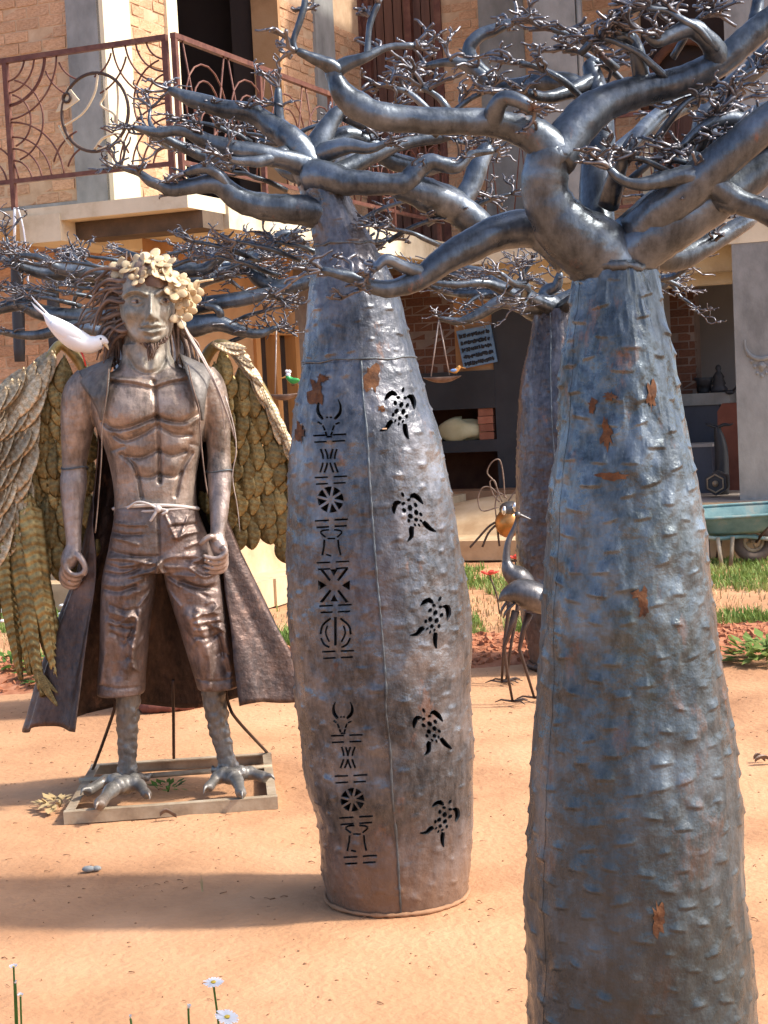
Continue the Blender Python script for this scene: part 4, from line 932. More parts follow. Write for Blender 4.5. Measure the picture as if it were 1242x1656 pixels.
for k, (u, v, a, b) in enumerate(((511, 634, 11, 20), (600, 612, 15, 20), (617, 660, 6, 5), (520, 612, 8, 7), (485, 700, 5, 16))): rust(T2, t2, u, v, a, b, 80 + k)
B2 = Tree(t2, Y2, M_limb, M_twig, 32, 50, .0048)
B2.limb([(508, 290, 0, 30), (490, 255, 0, 27), (470, 225, .0, 22), (440, 205, .02, 19), (405, 183, .03, 17), (355, 174, .03, 15), (310, 160, .03, 12), (272, 144, .03, 6)], tw=3, tsize=.9)
B2.limb([(495, 270, -.02, 22), (460, 258, -.05, 16), (420, 250, -.07, 16), (375, 242, -.08, 16), (335, 228, -.08, 14), (298, 212, -.09, 10), (250, 214, -.1, 7), (215, 206, -.1, 4)], tw=4, tsize=.9)
B2.limb([(520, 345, -.02, 26), (470, 338, -.05, 24), (425, 334, -.06, 22), (385, 322, -.07, 19), (352, 298, -.08, 16), (315, 300, -.08, 13), (278, 306, -.08, 11), (246, 294, -.09, 9), (222, 280, -.09, 6), (195, 270, -.09, 4)], tw=4, tsize=.9)
B2.limb([(372, 312, -.07, 12), (355, 285, -.1, 10), (330, 272, -.11, 9), (300, 280, -.11, 6)], tw=1)
B2.limb([(505, 285, -.02, 30), (528, 285, -.05, 24), (560, 294, -.07, 21), (610, 297, -.08, 19), (655, 296, -.08, 19), (675, 275, -.08, 17), (700, 262, -.08, 14), (738, 270, -.07, 11), (762, 250, -.06, 7), (800, 244, -.05, 4)], tw=3, tsize=.9)
B2.limb([(640, 298, -.07, 20), (690, 315, -.04, 26), (735, 335, 0, 27), (772, 365, .02, 26), (800, 390, .04, 18)], tw=0, end=False)
B2.limb([(740, 335, .03, 18), (762, 300, .06, 17), (775, 262, .08, 16), (790, 236, .1, 12)], tw=2)
B2.limb([(500, 265, 0, 22), (524, 215, .02, 17), (548, 182, .04, 13), (562, 190, .06, 10), (590, 205, .08, 8)], tw=2)
B2.limb([(512, 260, .05, 22), (560, 220, .12, 17), (605, 240, .16, 15), (640, 262, .18, 15), (690, 272, .2, 12), (740, 260, .22, 8)], tw=3)
B2.limb([(455, 214, .02, 8), (452, 190, .02, 8), (451, 165, .02, 8), (449, 142, .02, 5)], tw=2, tsize=.8)
B2.limb([(462, 248, -.04, 13), (430, 258, -.08, 11), (405, 262, -.1, 9), (370, 258, -.11, 6)], tw=2)
B2.limb([(515, 250, 0, 18), (560, 236, -.04, 13), (598, 240, -.06, 9), (625, 232, -.07, 5)], tw=2, tsize=.9)
B2.fill(H2 - .02, float(T2.x[-1]), 4, .03, .78, .030, .20, .15 * pi, .85 * pi, 4)
for u, v, dx in ((700, 355, 1), (760, 330, 1), (800, 320, 1), (640, 370, -1), (330, 200, -1), (420, 220, -1), (390, 280, -1), (560, 410, 1), (470, 395, -1), (600, 395, 1), (410, 395, -1), (340, 395, -1), (375, 420, -1), (520, 200, 1), (640, 330, 1)):
    p0 = P(u, v, Y2 + uni(-.1, .25)); a_ = np.array([p0[0] - .06 * dx, p0[1], p0[2] - .02])
    B2.limbw(np.array([np.append(a_ - np.array([.07 * dx, -.05, .03]), .008), np.append(a_, .0075), np.append(p0, .006), np.append(p0 + np.array([.05 * dx, 0, .01]), .004)]), 4, 3, tsize=.9)

# ============ tree 3: behind the nearest one
Y3 = 8.45
T3 = Trunk([(1092, 922, 60), (1078, 922, 62), (1000, 921, 78), (950, 921, 83), (850, 919, 86), (750, 915, 80), (680, 909, 73), (600, 903, 58), (540, 900, 42), (500, 897, 34)], Y3, 23, .048, .013, .012, .006, .006)
t3 = thing('iron_baobab', 'far iron baobab sculpture half hidden behind the nearest trunk, reddish at its foot', 'tree sculpture', (float(T3.x[0]), Y3, 0), 'iron baobab sculptures in the yard')
H3 = float(T3.z[-1])
T3.panel('trunk_sheet', -pi - .2, -1.9, -.02, H3, 60, 240, M_tree3, t3); T3.panel('trunk_sheet', -1.91, .2, -.02, H3, 90, 240, M_tree3, t3, .002); T3.panel('trunk_sheet', .19, pi - .19, -.02, H3, 50, 80, M_tree3, t3, .001)
T3.weld('weld_bead', -1.9, 0, H3, M_weld, t3); T3.hoop('base_ring', .015, M_rod, t3, .02, 0, .01)
B3 = Tree(t3, Y3, M_limb, M_twig, 33, 40, .0054)
B3.limb([(898, 508, 0, 26), (878, 492, -.05, 20), (850, 496, -.1, 13), (812, 488, -.13, 11), (775, 508, -.15, 9), (742, 520, -.17, 7), (710, 514, -.18, 4)], tw=3)
B3.limb([(890, 505, 0, 25), (862, 498, .05, 19), (822, 470, .1, 16), (780, 446, .15, 14), (740, 440, .2, 10), (700, 452, .25, 6)], tw=3)
B3.limb([(890, 500, -.02, 20), (882, 480, -.05, 13), (884, 470, -.06, 10), (900, 462, -.08, 9), (906, 440, -.1, 6)], tw=1)
B3.limb([(900, 500, 0, 22), (940, 480, .05, 18), (1000, 470, .1, 14), (1060, 466, .12, 10), (1078, 452, .12, 9), (1086, 445, .12, 5)], tw=4)
B3.fill(H3 - .02, float(T3.x[-1]), 6, .03, .95, .045, .22, .05 * pi, 1.0 * pi, 4)
B3.fill(H3 - .02, float(T3.x[-1]), 4, .03, .8, .04, .2, 1.1 * pi, 1.95 * pi, 3)

# ============ tree 4: left, behind the winged statue
Y4 = 7.95
T4 = Trunk([(1152, 276, 56), (1142, 276, 58), (1100, 274, 64), (1000, 270, 80), (850, 264, 86), (700, 256, 78), (560, 248, 60), (500, 245, 42), (470, 243, 34)], Y4, 24, .06, .014, .013, .006, .006)
t4 = thing('iron_baobab', 'left iron baobab sculpture whose trunk stands hidden behind the winged statue', 'tree sculpture', (float(T4.x[0]), Y4, 0), 'iron baobab sculptures in the yard')
H4 = float(T4.z[-1])
T4.panel('trunk_sheet', -pi, 0.01, -.02, H4, 70, 150, M_tree3, t4); T4.panel('trunk_sheet', 0, pi + .01, -.02, H4, 60, 90, M_tree3, t4, .001)
T4.hoop('base_ring', .02, M_terra, t4, .03, 0, .02)
B4 = Tree(t4, Y4, M_limb, M_twig, 34, 40, .0054)
B4.limb([(235, 480, 0, 22), (190, 446, -.05, 13), (140, 440, -.08, 11), (95, 434, -.1, 9), (70, 418, -.12, 7), (30, 412, -.13, 3)], tw=5)
B4.limb([(240, 500, 0, 20), (190, 506, -.08, 15), (130, 512, -.1, 14), (70, 506, -.1, 13), (30, 492, -.1, 11), (-20, 506, -.1, 8)], tw=6)
B4.limb([(245, 530, 0, 18), (190, 540, -.12, 11), (120, 528, -.15, 10), (60, 542, -.15, 8), (10, 538, -.15, 6), (-30, 530, -.15, 4)], tw=5)
B4.limb([(250, 480, 0, 20), (290, 440, -.05, 14), (330, 436, -.06, 11), (352, 420, -.07, 9), (372, 404, -.07, 6)], tw=3)
B4.limb([(250, 520, 0, 18), (300, 500, -.03, 15), (345, 490, -.05, 13), (400, 482, -.06, 12), (440, 474, -.06, 8), (455, 484, -.06, 5)], tw=4)
B4.limb([(250, 530, 0, 18), (310, 528, -.1, 17), (350, 522, -.12, 15), (380, 532, -.12, 11), (415, 540, -.12, 8), (448, 530, -.12, 4)], tw=4)
B4.limb([(352, 520, -.12, 7), (356, 506, -.14, 7), (346, 498, -.15, 6), (330, 494, -.15, 4)], tw=1)
B4.limb([(400, 433, .1, 9), (420, 452, .08, 12), (450, 465, .06, 14), (490, 458, .05, 13), (520, 444, .05, 10)], tw=2)
B4.limb([(240, 490, .1, 18), (300, 450, .12, 12), (360, 440, .12, 9), (405, 436, .1, 8), (440, 442, .08, 4)], tw=4)
B4.fill(H4 - .05, float(T4.x[-1]), 6, .03, 1.05, .05, .30, 0, pi, 5, 1.1)
for u, v, dx in ((40, 425, -1), (90, 470, -1), (130, 465, -1), (60, 480, -1), (330, 415, 1), (420, 420, 1), (460, 410, 1), (400, 405, 1), (300, 405, 1), (440, 500, 1), (150, 415, -1), (120, 425, -1), (20, 465, -1), (345, 450, 1), (480, 430, 1), (430, 535, 1)):
    p0 = P(u, v, Y4 + uni(-.25, .3)); a_ = np.array([p0[0] - .10 * dx, p0[1], p0[2] - .02])
    B4.limbw(np.array([np.append(a_ - np.array([.10 * dx, -.05, .03]), .012), np.append(a_, .011), np.append(p0, .008), np.append(p0 + np.array([.06 * dx, 0, .01]), .005)]), 4, 4, tsize=1.0)
# ------------------------------------------------------------------ winged man statue
YS = 6.12; SS = S(YS)
def Q(u, v, d=0.0): return P(u, v, YS + d * SS)          # d = depth in photo pixels, negative towards the viewer
st = thing('winged_man_statue', 'winged iron man in long coat and short trousers, standing on bird feet', 'statue', G(275, 1272))
def loft(rows, n=28, ex=2.4):
    """rows (u, v, half width, half depth, depth offset) in pixels"""
    c = crv(rows, 4); V = []; F = []; m = len(c)
    for u, v, a, b, d in c:
        for k in range(n):
            t = 2 * pi * k / n; ct, s_ = math.cos(t), math.sin(t)
            q = Q(u, v, d); V.append(q + np.array([a * SS * math.copysign(abs(ct) ** (2 / ex), ct), b * SS * math.copysign(abs(s_) ** (2 / ex), s_), 0]))
    for i in range(m - 1):
        for k in range(n): l = (k + 1) % n; F.append((i * n + k, (i + 1) * n + k, (i + 1) * n + l, i * n + l))
    F.append(tuple(range(n))); F.append(tuple((m - 1) * n + k for k in range(n))[::-1]); return np.array(V), F
def ptube(rows, n=16, seg=5, flat=1.0):
    """rows (u, v, depth, radius) in pixels"""
    w = np.array([np.append(Q(u, v, d), r * SS) for u, v, d, r in rows]); c = crv(w, seg); return tube(c[:, :3], np.maximum(c[:, 3], .001), n, flat=flat)
def dpoly(uu, vv, pts):
    p = np.asarray(pts, float); best = np.full(uu.shape, 1e9)
    for a, b in zip(p[:-1], p[1:]):
        d = b - a; t = np.clip(((uu - a[0]) * d[0] + (vv - a[1]) * d[1]) / max(1e-9, d @ d), 0, 1)
        best = np.minimum(best, np.hypot(uu - a[0] - t * d[0], vv - a[1] - t * d[1]))
    return best
def relief(co, no, items, cond=None):
    """push the viewer-facing skin: bulges ('b',u,v,ru,rv,amp) and grooves/ridges ('g',pts,width,amp), pixels"""
    uu, vv = project(co); w = np.clip(-no[:, 1] * 1.6, 0, 1)
    if cond is not None: w = w * cond(uu, vv, co)
    d = np.zeros(len(co))
    for it in items:
        if it[0] == 'b':
            _, u, v, a, b, k = it; d += k * np.exp(-(((uu - u) / a) ** 2 + ((vv - v) / b) ** 2) ** 1.0)
        elif it[0] == 'p':                                            # plateau bulge with a crisp rim
            _, u, v, a, b, k = it; q = ((uu - u) / a) ** 2 + ((vv - v) / b) ** 2; d += k * np.clip(1 - q, 0, 1) ** .5
        else:
            _, pts, wd, k = it; d += k * 1.3 * np.exp(-(dpoly(uu, vv, crv(pts, 4) if len(pts) > 2 else pts) / wd) ** 2)
    out = co.copy(); out[:, 1] -= d * w * SS; return out
# --- body: one continuous surface
torso = loft([(236, 556, 37, 36, 0), (237, 575, 39, 38, 2), (239, 596, 52, 42, 4), (240, 610, 92, 46, 6), (242, 628, 104, 50, 6), (245, 655, 100, 55, 4), (247, 690, 90, 55, 2), (249, 725, 78, 50, 2), (250, 765, 69, 46, 2), (251, 800, 66, 46, 2), (252, 830, 68, 48, 2)], 36)
head = loft([(236, 426, 20, 24, 4), (236, 436, 34, 40, 4), (237, 455, 43, 50, 3), (238, 480, 45, 53, 2), (239, 500, 44, 52, 0), (240, 520, 41, 48, -2), (242, 538, 35, 42, -6), (243, 552, 26, 32, -12), (243, 560, 15, 20, -16)], 36, 2.15)
neck = loft([(238, 520, 34, 32, 8), (238, 550, 36, 34, 6), (238, 590, 40, 40, 6), (238, 612, 56, 42, 6)], 28, 2)
armL = ptube([(150, 622, 4, 34), (134, 640, 4, 33), (127, 675, 4, 29), (123, 715, 5, 24), (120, 752, 6, 20), (119, 780, 4, 22), (118, 810, 0, 19), (118, 845, -6, 15), (119, 872, -10, 12.5), (119, 890, -12, 13)], 18)
armR = ptube([(322, 614, 4, 32), (336, 630, 4, 30), (347, 665, 4, 25), (352, 700, 5, 21), (354, 735, 6, 19), (355, 765, 0, 20), (355, 800, -12, 17.5), (354, 835, -26, 14.5), (352, 862, -36, 12), (351, 874, -40, 13)], 18)
def finger(rows): return ptube(rows, 10, 4)
handL = [ptube([(119, 884, -12, 12), (115, 898, -14, 15), (110, 912, -16, 13), (108, 920, -17, 8)], 14)]
for k, (dd, dx, dv) in enumerate(((-26, 3, -9), (-18, 1, -2), (-10, -2, 5), (-2, -4, 11))):
    handL.append(finger([(110 + dx, 904 + dv * .4, dd, 5.4), (104 + dx, 917 + dv * .8, dd, 5.2), (105 + dx, 930 + dv, dd - 1, 4.8), (114 + dx, 938 + dv, dd - 2, 4.5), (126 + dx, 938 + dv, dd - 2, 4.2), (134 + dx, 931 + dv, dd - 2, 3.4)]))
handL.append(finger([(121, 892, -18, 6.5), (129, 901, -24, 6), (136, 912, -27, 5.4), (138, 923, -27, 4.8), (135, 931, -26, 4)]))
handR = [ptube([(351, 870, -40, 12), (354, 882, -44, 14), (357, 893, -46, 12), (358, 900, -46, 7)], 14)]
for k, (dd, dx, dv) in enumerate(((-60, 0, -7), (-52, 2, 1), (-44, 1, 9), (-36, -4, 16))):
    handR.append(finger([(359, 886 + dv * .4, dd, 5.4), (365, 896 + dv * .8, dd, 5.2), (362, 905 + dv, dd - 2, 4.8), (351, 910 + dv, dd - 4, 4.4), (339 + dx, 909 + dv, dd - 5, 4.1), (327 + dx, 905 + dv, dd - 5, 3.2)]))
handR.append(finger([(349, 872, -46, 6.3), (342, 868, -56, 5.8), (334, 871, -60, 5.2), (327, 877, -61, 4.4), (322, 881, -61, 3.4)]))
co, F, no = evaluated('figure', join(torso, head, neck, armL, armR, *handL, *handR), [('REMESH', dict(mode='VOXEL', voxel_size=.0048, adaptivity=0)), ('SMOOTH', dict(factor=.5, iterations=5))])
chest = lambda u, v, c: np.clip((u - 158) / 10, 0, 1) * np.clip((334 - u) / 10, 0, 1) * np.clip((v - 570) / 10, 0, 1)
co = relief(co, no, [
    ('p', 207, 655, 48, 44, 9), ('p', 291, 652, 44, 42, 9), ('b', 205, 670, 30, 20, 4), ('b', 292, 668, 28, 20, 4),
    ('g', [(165, 682), (180, 692), (201, 693), (226, 685), (251, 674)], 3.4, -7), ('g', [(254, 674), (274, 681), (298, 682), (324, 668)], 3.4, -7),
    ('g', [(249, 618), (254, 670), (257, 730), (258, 780)], 3, -6),
    ('g', [(185, 704), (201, 713), (229, 703), (253, 688)], 3, -5), ('g', [(258, 690), (282, 703), (308, 703)], 3, -5),
    ('g', [(205, 738), (225, 741), (241, 735), (255, 728)], 3, -5), ('g', [(259, 730), (278, 737), (300, 730)], 3, -5),
    ('g', [(222, 770), (241, 773), (257, 766)], 2.8, -4.5), ('g', [(259, 768), (282, 771), (292, 764)], 2.8, -4.5),
    ('g', [(196, 735), (214, 750), (223, 772), (229, 804)], 3.2, -5), ('g', [(310, 733), (298, 752), (291, 770), (284, 802)], 3.2, -5),
    ('b', 225, 722, 18, 9, 4), ('b', 281, 720, 18, 9, 4), ('b', 232, 755, 16, 11, 4), ('b', 278, 753, 16, 11, 4), ('b', 255, 790, 24, 14, 2), ('b', 205, 700, 16, 7, 3), ('b', 302, 694, 14, 7, 3),
    ('g', [(183, 728), (200, 722)], 2.5, -2.5), ('g', [(322, 722), (308, 718)], 2.5, -2.5),
    ('b', 258, 776, 3.5, 3.5, -5),
    ('g', [(174, 611), (205, 614), (236, 619), (247, 625)], 4.2, 5), ('g', [(252, 623), (272, 614), (308, 607)], 4.2, 5), ('g', [(180, 618), (215, 621), (243, 628), (272, 622), (304, 615)], 3, -3),
    ('b', 190, 676, 3, 3, 2), ('b', 306, 668, 3, 3, 2),
    ('g', [(203, 565), (212, 588), (224, 600), (240, 604), (256, 599), (266, 584), (272, 562)], 3.6, -5), ('g', [(222, 560), (236, 606)], 5, 2.5), ('g', [(258, 560), (244, 606)], 5, 2.5),
], chest)
# face, turned a little to the right of the picture
face = lambda u, v, c: ((v < 585) & (u > 185) & (u < 295)).astype(float)
co = relief(co, no, [
    ('b', 246, 500, 9, 17, 9), ('b', 247.5, 512, 8.5, 7, 13), ('b', 239, 515, 5, 4.5, 5), ('b', 256, 515, 5, 4.5, 5), ('g', [(245, 478), (246.5, 508)], 4.4, 6),
    ('b', 220, 488, 15, 8, -9), ('b', 268, 487, 12, 8, -9), ('p', 220, 488, 11, 6.5, 7), ('p', 267, 487, 9, 6.2, 7),
    ('g', [(208, 487), (215, 481.5), (224, 481.5), (232, 487)], 1.6, 2.6), ('g', [(209, 490), (219, 494.5), (231, 490)], 1.5, 2), ('g', [(258, 486), (264, 480.5), (271, 480.5), (277, 485)], 1.6, 2.6), ('g', [(258, 489), (267, 493.5), (276, 489)], 1.5, 2),
    ('g', [(209, 488.5), (219, 488), (231, 488.5)], 1.0, -1.2), ('b', 221, 487.5, 2.4, 2.8, -3), ('b', 268, 486.5, 2.2, 2.8, -3),
    ('g', [(201, 478), (210, 472), (224, 471), (236, 476)], 3.6, 6), ('g', [(254, 476), (264, 470), (275, 470), (282, 476)], 3.4, 6), ('g', [(203, 482), (213, 477), (226, 477), (236, 482)], 1.8, -2.5), ('g', [(255, 481), (266, 475), (278, 478)], 1.8, -2.5),
    ('b', 208, 508, 14, 10, 5), ('b', 275, 506, 9, 9, 4), ('b', 213, 528, 11, 12, -4), ('b', 275, 526, 7, 11, -4),
    ('b', 247, 531, 18, 10, 5), ('g', [(231, 527.5), (241, 525), (247, 526.5), (253, 525), (263, 527)], 2.0, 3.6), ('g', [(233, 535), (247, 538.5), (261, 534)], 2.6, 3.6), ('g', [(228, 530), (240, 531), (254, 530.6), (266, 529)], 1.15, -5),
    ('g', [(246.5, 517), (246.5, 524)], 2, -2), ('b', 239, 518.5, 2.2, 1.6, -6), ('b', 254, 518.5, 2.2, 1.6, -6),
    ('g', [(236, 513), (229, 521), (226, 530)], 2.4, -2.4), ('g', [(259, 513), (266, 520), (269, 528)], 2.4, -2.4),
    ('b', 246, 550, 13, 9, 6), ('g', [(236, 543), (247, 545), (257, 542)], 2.5, -2.2), ('b', 240, 460, 32, 12, 2.5), ('g', [(204, 500), (206, 530), (220, 548)], 5, 2),
], face)
fb = obj('figure_body', (co, F), M_body, st)
fb.data.materials.append(M_face); fb.data.materials.append(M_fore)
_fc = np.array([co[list(f)].mean(0) for f in F]); _u, _v = project(_fc)
_nk = 604 - .010 * (_u - 240) ** 2
_mi = np.where((_v < _nk) & (np.abs(_u - 240) < 62), 1, 0); _mi = np.where(((_u < 143) & (_v > 757)) | ((_u > 331) & (_v > 762) & (_v < 930)), 2, _mi)
fb.data.polygons.foreach_set('material_index', _mi.astype(np.int32)); fb.data.update()
_pu, _pv = project(co)
def surf(u, v):
    m = np.hypot(_pu - u, _pv - v) < 3.0; return (float(co[m, 1].min()) - YS) / SS
for _a, _b in (((331, 762), (379, 762)), ((99, 757), (143, 757))):
    cx_ = (_a[0] + _b[0]) / 2; obj('sleeve_weld', tube([Q(cx_ + 21.5 * math.cos(t), _a[1] + 2 * math.sin(2 * t), 2 + 21.5 * math.sin(t)) for t in np.linspace(0, 2 * pi, 30, endpoint=False)], 1.6 * SS, 6, closed=True), M_weld, st)
for s_, (u, v) in ((1, (193, 500)),): obj('ear', ball(Q(u, v, 4), (5 * SS, 9 * SS, 14 * SS)), M_body, st)
for u, v, w_ in ((220.5, 487.8, 8.5), (267.5, 486.6, 7)):
    d_ = surf(u, v); e_ = obj('eyeball', ball(Q(u, v, d_ + 3.2), (w_ * SS, 5 * SS, 4.2 * SS)), M_fore, fb)
    obj('iris', ball(Q(u + 1, v - .4, d_ - 1.2), (2.6 * SS, 1.6 * SS, 2.9 * SS), nu=10, nv=6), M_rod, fb)
# --- beard
bd = []
rg = random.Random(4)
for k in range(80):
    a = rg.uniform(-1, 1); u0 = 245 + a * 26; v0 = 549 + 8 * (1 - a * a) - 6 * abs(a) + rg.uniform(-3, 4); l = (24 if abs(a) < .25 else 8) * rg.uniform(.6, 1.15)
    bd.append(ptube([(u0, v0, -46 + abs(a) * 16, 1.3), (u0 + rg.uniform(-2, 2), v0 + l * .5, -51 + abs(a) * 18, 1.1), (u0 + (244 - u0) * .35 + rg.uniform(-2, 2), v0 + l, -47 + abs(a) * 18, .6)], 4, 2))
obj('beard', join(*bd), M_hair, st)
# --- trousers
hip = loft([(252, 816, 66, 50, 2), (254, 840, 70, 53, 2), (257, 870, 79, 56, 2), (259, 900, 86, 56, 2), (259, 922, 84, 54, 2)], 36, 2.5)
legL = loft([(216, 885, 40, 46, 2), (211, 930, 45, 52, 0), (206, 975, 43, 48, -3), (202, 1020, 40, 44, -5), (200, 1060, 39, 41, -4), (197, 1095, 39, 41, -2), (196, 1122, 39, 42, -2)], 32, 2.3)
legR = loft([(302, 885, 40, 46, 2), (312, 930, 46, 52, 0), (322, 975, 44, 48, -3), (333, 1020, 41, 44, -5), (342, 1060, 38, 41, -4), (350, 1095, 35, 40, -2), (354, 1112, 34, 41, -2)], 32, 2.3)
co, F, no = evaluated('trousers', join(hip, legL, legR), [('REMESH', dict(mode='VOXEL', voxel_size=.0052, adaptivity=0)), ('SMOOTH', dict(factor=.5, iterations=12))])
W = []
rg = random.Random(12)
for sx_, x0, x1 in ((-1, 178, 252), (1, 266, 340)):
    for k in range(9):
        y = 842 + k * 14 + rg.uniform(-4, 4); a = x0 - 6 - k if sx_ < 0 else x1 + 4 + k * 2; b = a - sx_ * rg.uniform(40, 76); W.append(('g', [(a, y), ((a + b) / 2, y + rg.uniform(1, 9)), (b, y + (10 if k < 5 else -6) + rg.uniform(-4, 5))], rg.uniform(2.2, 4), rg.choice((-1, 1)) * rg.uniform(2.5, 5)))
    for k in range(6):
        a = (230 if sx_ < 0 else 288) + rg.uniform(-14, 14); W.append(('g', [(258, 908 + rg.uniform(-8, 12)), ((258 + a) / 2, 906 + k * 9 + rg.uniform(-6, 6)), (a - -sx_ * rg.uniform(10, 34), 900 + k * 16)], rg.uniform(2, 3.4), rg.choice((-1, 1, 1)) * rg.uniform(2.5, 4.5)))
    c0 = 201 if sx_ < 0 else 334
    for k in range(4):
        a = c0 + (k - 1.5) * 19 + rg.uniform(-7, 7); b = (196 if sx_ < 0 else 352) + (k - 1.5) * 20 + rg.uniform(-8, 8); y0 = 960 + rg.uniform(-10, 60); W.append(('g', [(a - sx_ * 6, y0), ((a + b) / 2 + rg.uniform(-9, 9), (y0 + 1110) / 2), (b, 1112 + rg.uniform(-40, 8))], rg.uniform(4, 9), rg.choice((-1, 1)) * rg.uniform(3.5, 6)))
    for k in range(7):
        y = 1000 + rg.uniform(-40, 90); a = c0 + rg.uniform(-26, 20); W.append(('g', [(a, y), (a + rg.uniform(6, 16), y + rg.uniform(-14, 14)), (a + rg.uniform(18, 34), y + rg.uniform(-22, 22))], rg.uniform(1.8, 3.2), rg.choice((-1, 1)) * rg.uniform(2, 4)))
    for k in range(5):
        y = 985 + k * 11; a = c0 + sx_ * -18; W.append(('g', [(a, y), (a + sx_ * 20, y + rg.uniform(-7, 7)), (a + sx_ * 40, y - 6)], 2.4, rg.choice((-1, 1)) * 3.5))
W += [('g', [(255, 832), (258, 908)], 2.5, -4), ('g', [(268, 834), (286, 870), (302, 858)], 2, 3.5), ('g', [(304, 836), (290, 872)], 2, 3), ('b', 284, 852, 18, 16, 4), ('g', [(157, 1108), (197, 1114), (236, 1108)], 1.8, -2.5), ('g', [(318, 1098), (352, 1102), (386, 1096)], 1.8, -2.5), ('b', 318, 1000, 16, 14, 5), ('b', 205, 990, 18, 16, 5)]
obj('trousers', (relief(co, no, W), F), M_trou, st)
# --- belt cord with knot
def belt(o): return [Q(252 + 68.5 * math.cos(t) , 820 + 3 * math.cos(t * 2 + o) + o, 2 + 51 * math.sin(t)) for t in np.linspace(0, 2 * pi, 40, endpoint=False)]
bc = obj('belt_cord', tube(belt(0), 3.0 * SS, 7, closed=True), M_cord, st)
obj('belt_cord', tube(belt(4), 2.2 * SS, 7, closed=True), M_cord, st)
obj('cord_knot', join(ball(Q(256, 823, -54), 6 * SS), ptube([(256, 823, -54, 2.6), (250, 832, -57, 2.6), (243, 843, -56, 2.2)], 6), ptube([(256, 823, -54, 2.6), (270, 826, -57, 2.6), (262, 832, -58, 2.2)], 6), ptube([(256, 823, -55, 2.4), (240, 815, -56, 2.4), (222, 812, -52, 2), (206, 822, -44, 2)], 6)), M_cord, bc)
# --- shins and bird feet
def shin(rows, seed):
    rg = random.Random(seed); c = crv(rows, 6); parts = [ptube([(u, v, d, r * (1 + .07 * math.sin(i * 1.35))) for i, (u, v, d, r) in enumerate(c)], 16, 1)]
    for u, v, d, r in c[1:-1:2]:
        for k in range(5):
            a = -pi + pi * (k + rg.uniform(0, 1)) / 5; q = Q(u + r * .8 * math.cos(a), v + rg.uniform(-5, 5), d + r * .8 * math.sin(a)); parts.append(ball(q, (r * .42 * SS, r * .34 * SS, r * .5 * SS), nu=10, nv=6))
    return parts
def toe(p0, p1, p2, r0, r1, claw):
    """toe along the ground from foot joint to tip, then a hooked claw"""
    pts = [p0, p0 * .5 + p1 * .5 + Z_ * .012, p1 + Z_ * .012, p2]
    c = crv(pts, 5); r = np.interp(np.linspace(0, 1, len(c)), [0, .5, 1], [r0, (r0 + r1) * .55, r1]) * (1 + .12 * np.sin(np.arange(len(c)) * 1.4))
    d = unit(p2 - p1); cl = crv([p2 - d * .01, p2 + d * claw * .5 + Z_ * .012, p2 + d * claw - Z_ * .012], 4)
    return [tube(c, r, 10), tube(cl, np.linspace(r1 * .8, .002, len(cl)), 8)]
zf = .055
aL = Q(205, 1252, 4); aR = Q(376, 1246, 4)
foot = []
fl_ = [G(206, 1268, .075), G(372, 1256, .075)]
partsL = shin([(205, 1105, 2, 19), (207, 1135, 2, 18.5), (206, 1165, 2, 17), (206, 1200, 3, 15.5), (206, 1230, 3, 14), (206, 1256, 4, 16), (206, 1266, 2, 13)], 3)
partsL += toe(fl_[0], G(180, 1284, .06), G(160, 1302, .06), .036, .021, .05) + toe(fl_[0], G(226, 1275, .06), G(238, 1286, .06), .030, .018, .045) + toe(fl_[0], G(172, 1268, .065), G(140, 1280, .065), .030, .020, .04) + toe(fl_[0], G(226, 1262, .06), G(240, 1258, .06), .024, .014, .03)
partsR = shin([(342, 1098, 2, 19), (346, 1130, 2, 18.5), (352, 1165, 2, 17), (360, 1200, 3, 15), (367, 1228, 3, 14), (373, 1248, 4, 16), (374, 1256, 2, 13)], 5)
partsR += toe(fl_[1], G(352, 1262, .06), G(336, 1275, .055), .030, .018, .05) + toe(fl_[1], G(384, 1268, .06), G(390, 1284, .055), .030, .019, .05) + toe(fl_[1], G(404, 1255, .065), G(430, 1258, .065), .032, .021, .05) + toe(fl_[1], G(356, 1252, .06), G(346, 1246, .06), .022, .014, .03)
for nm, ps in (('bird_leg', partsL), ('bird_leg', partsR)):
    co, F, no = evaluated(nm, join(*ps), [('REMESH', dict(mode='VOXEL', voxel_size=.0055, adaptivity=0)), ('SMOOTH', dict(factor=.5, iterations=3))])
    obj(nm, (co, F), M_leg, st)
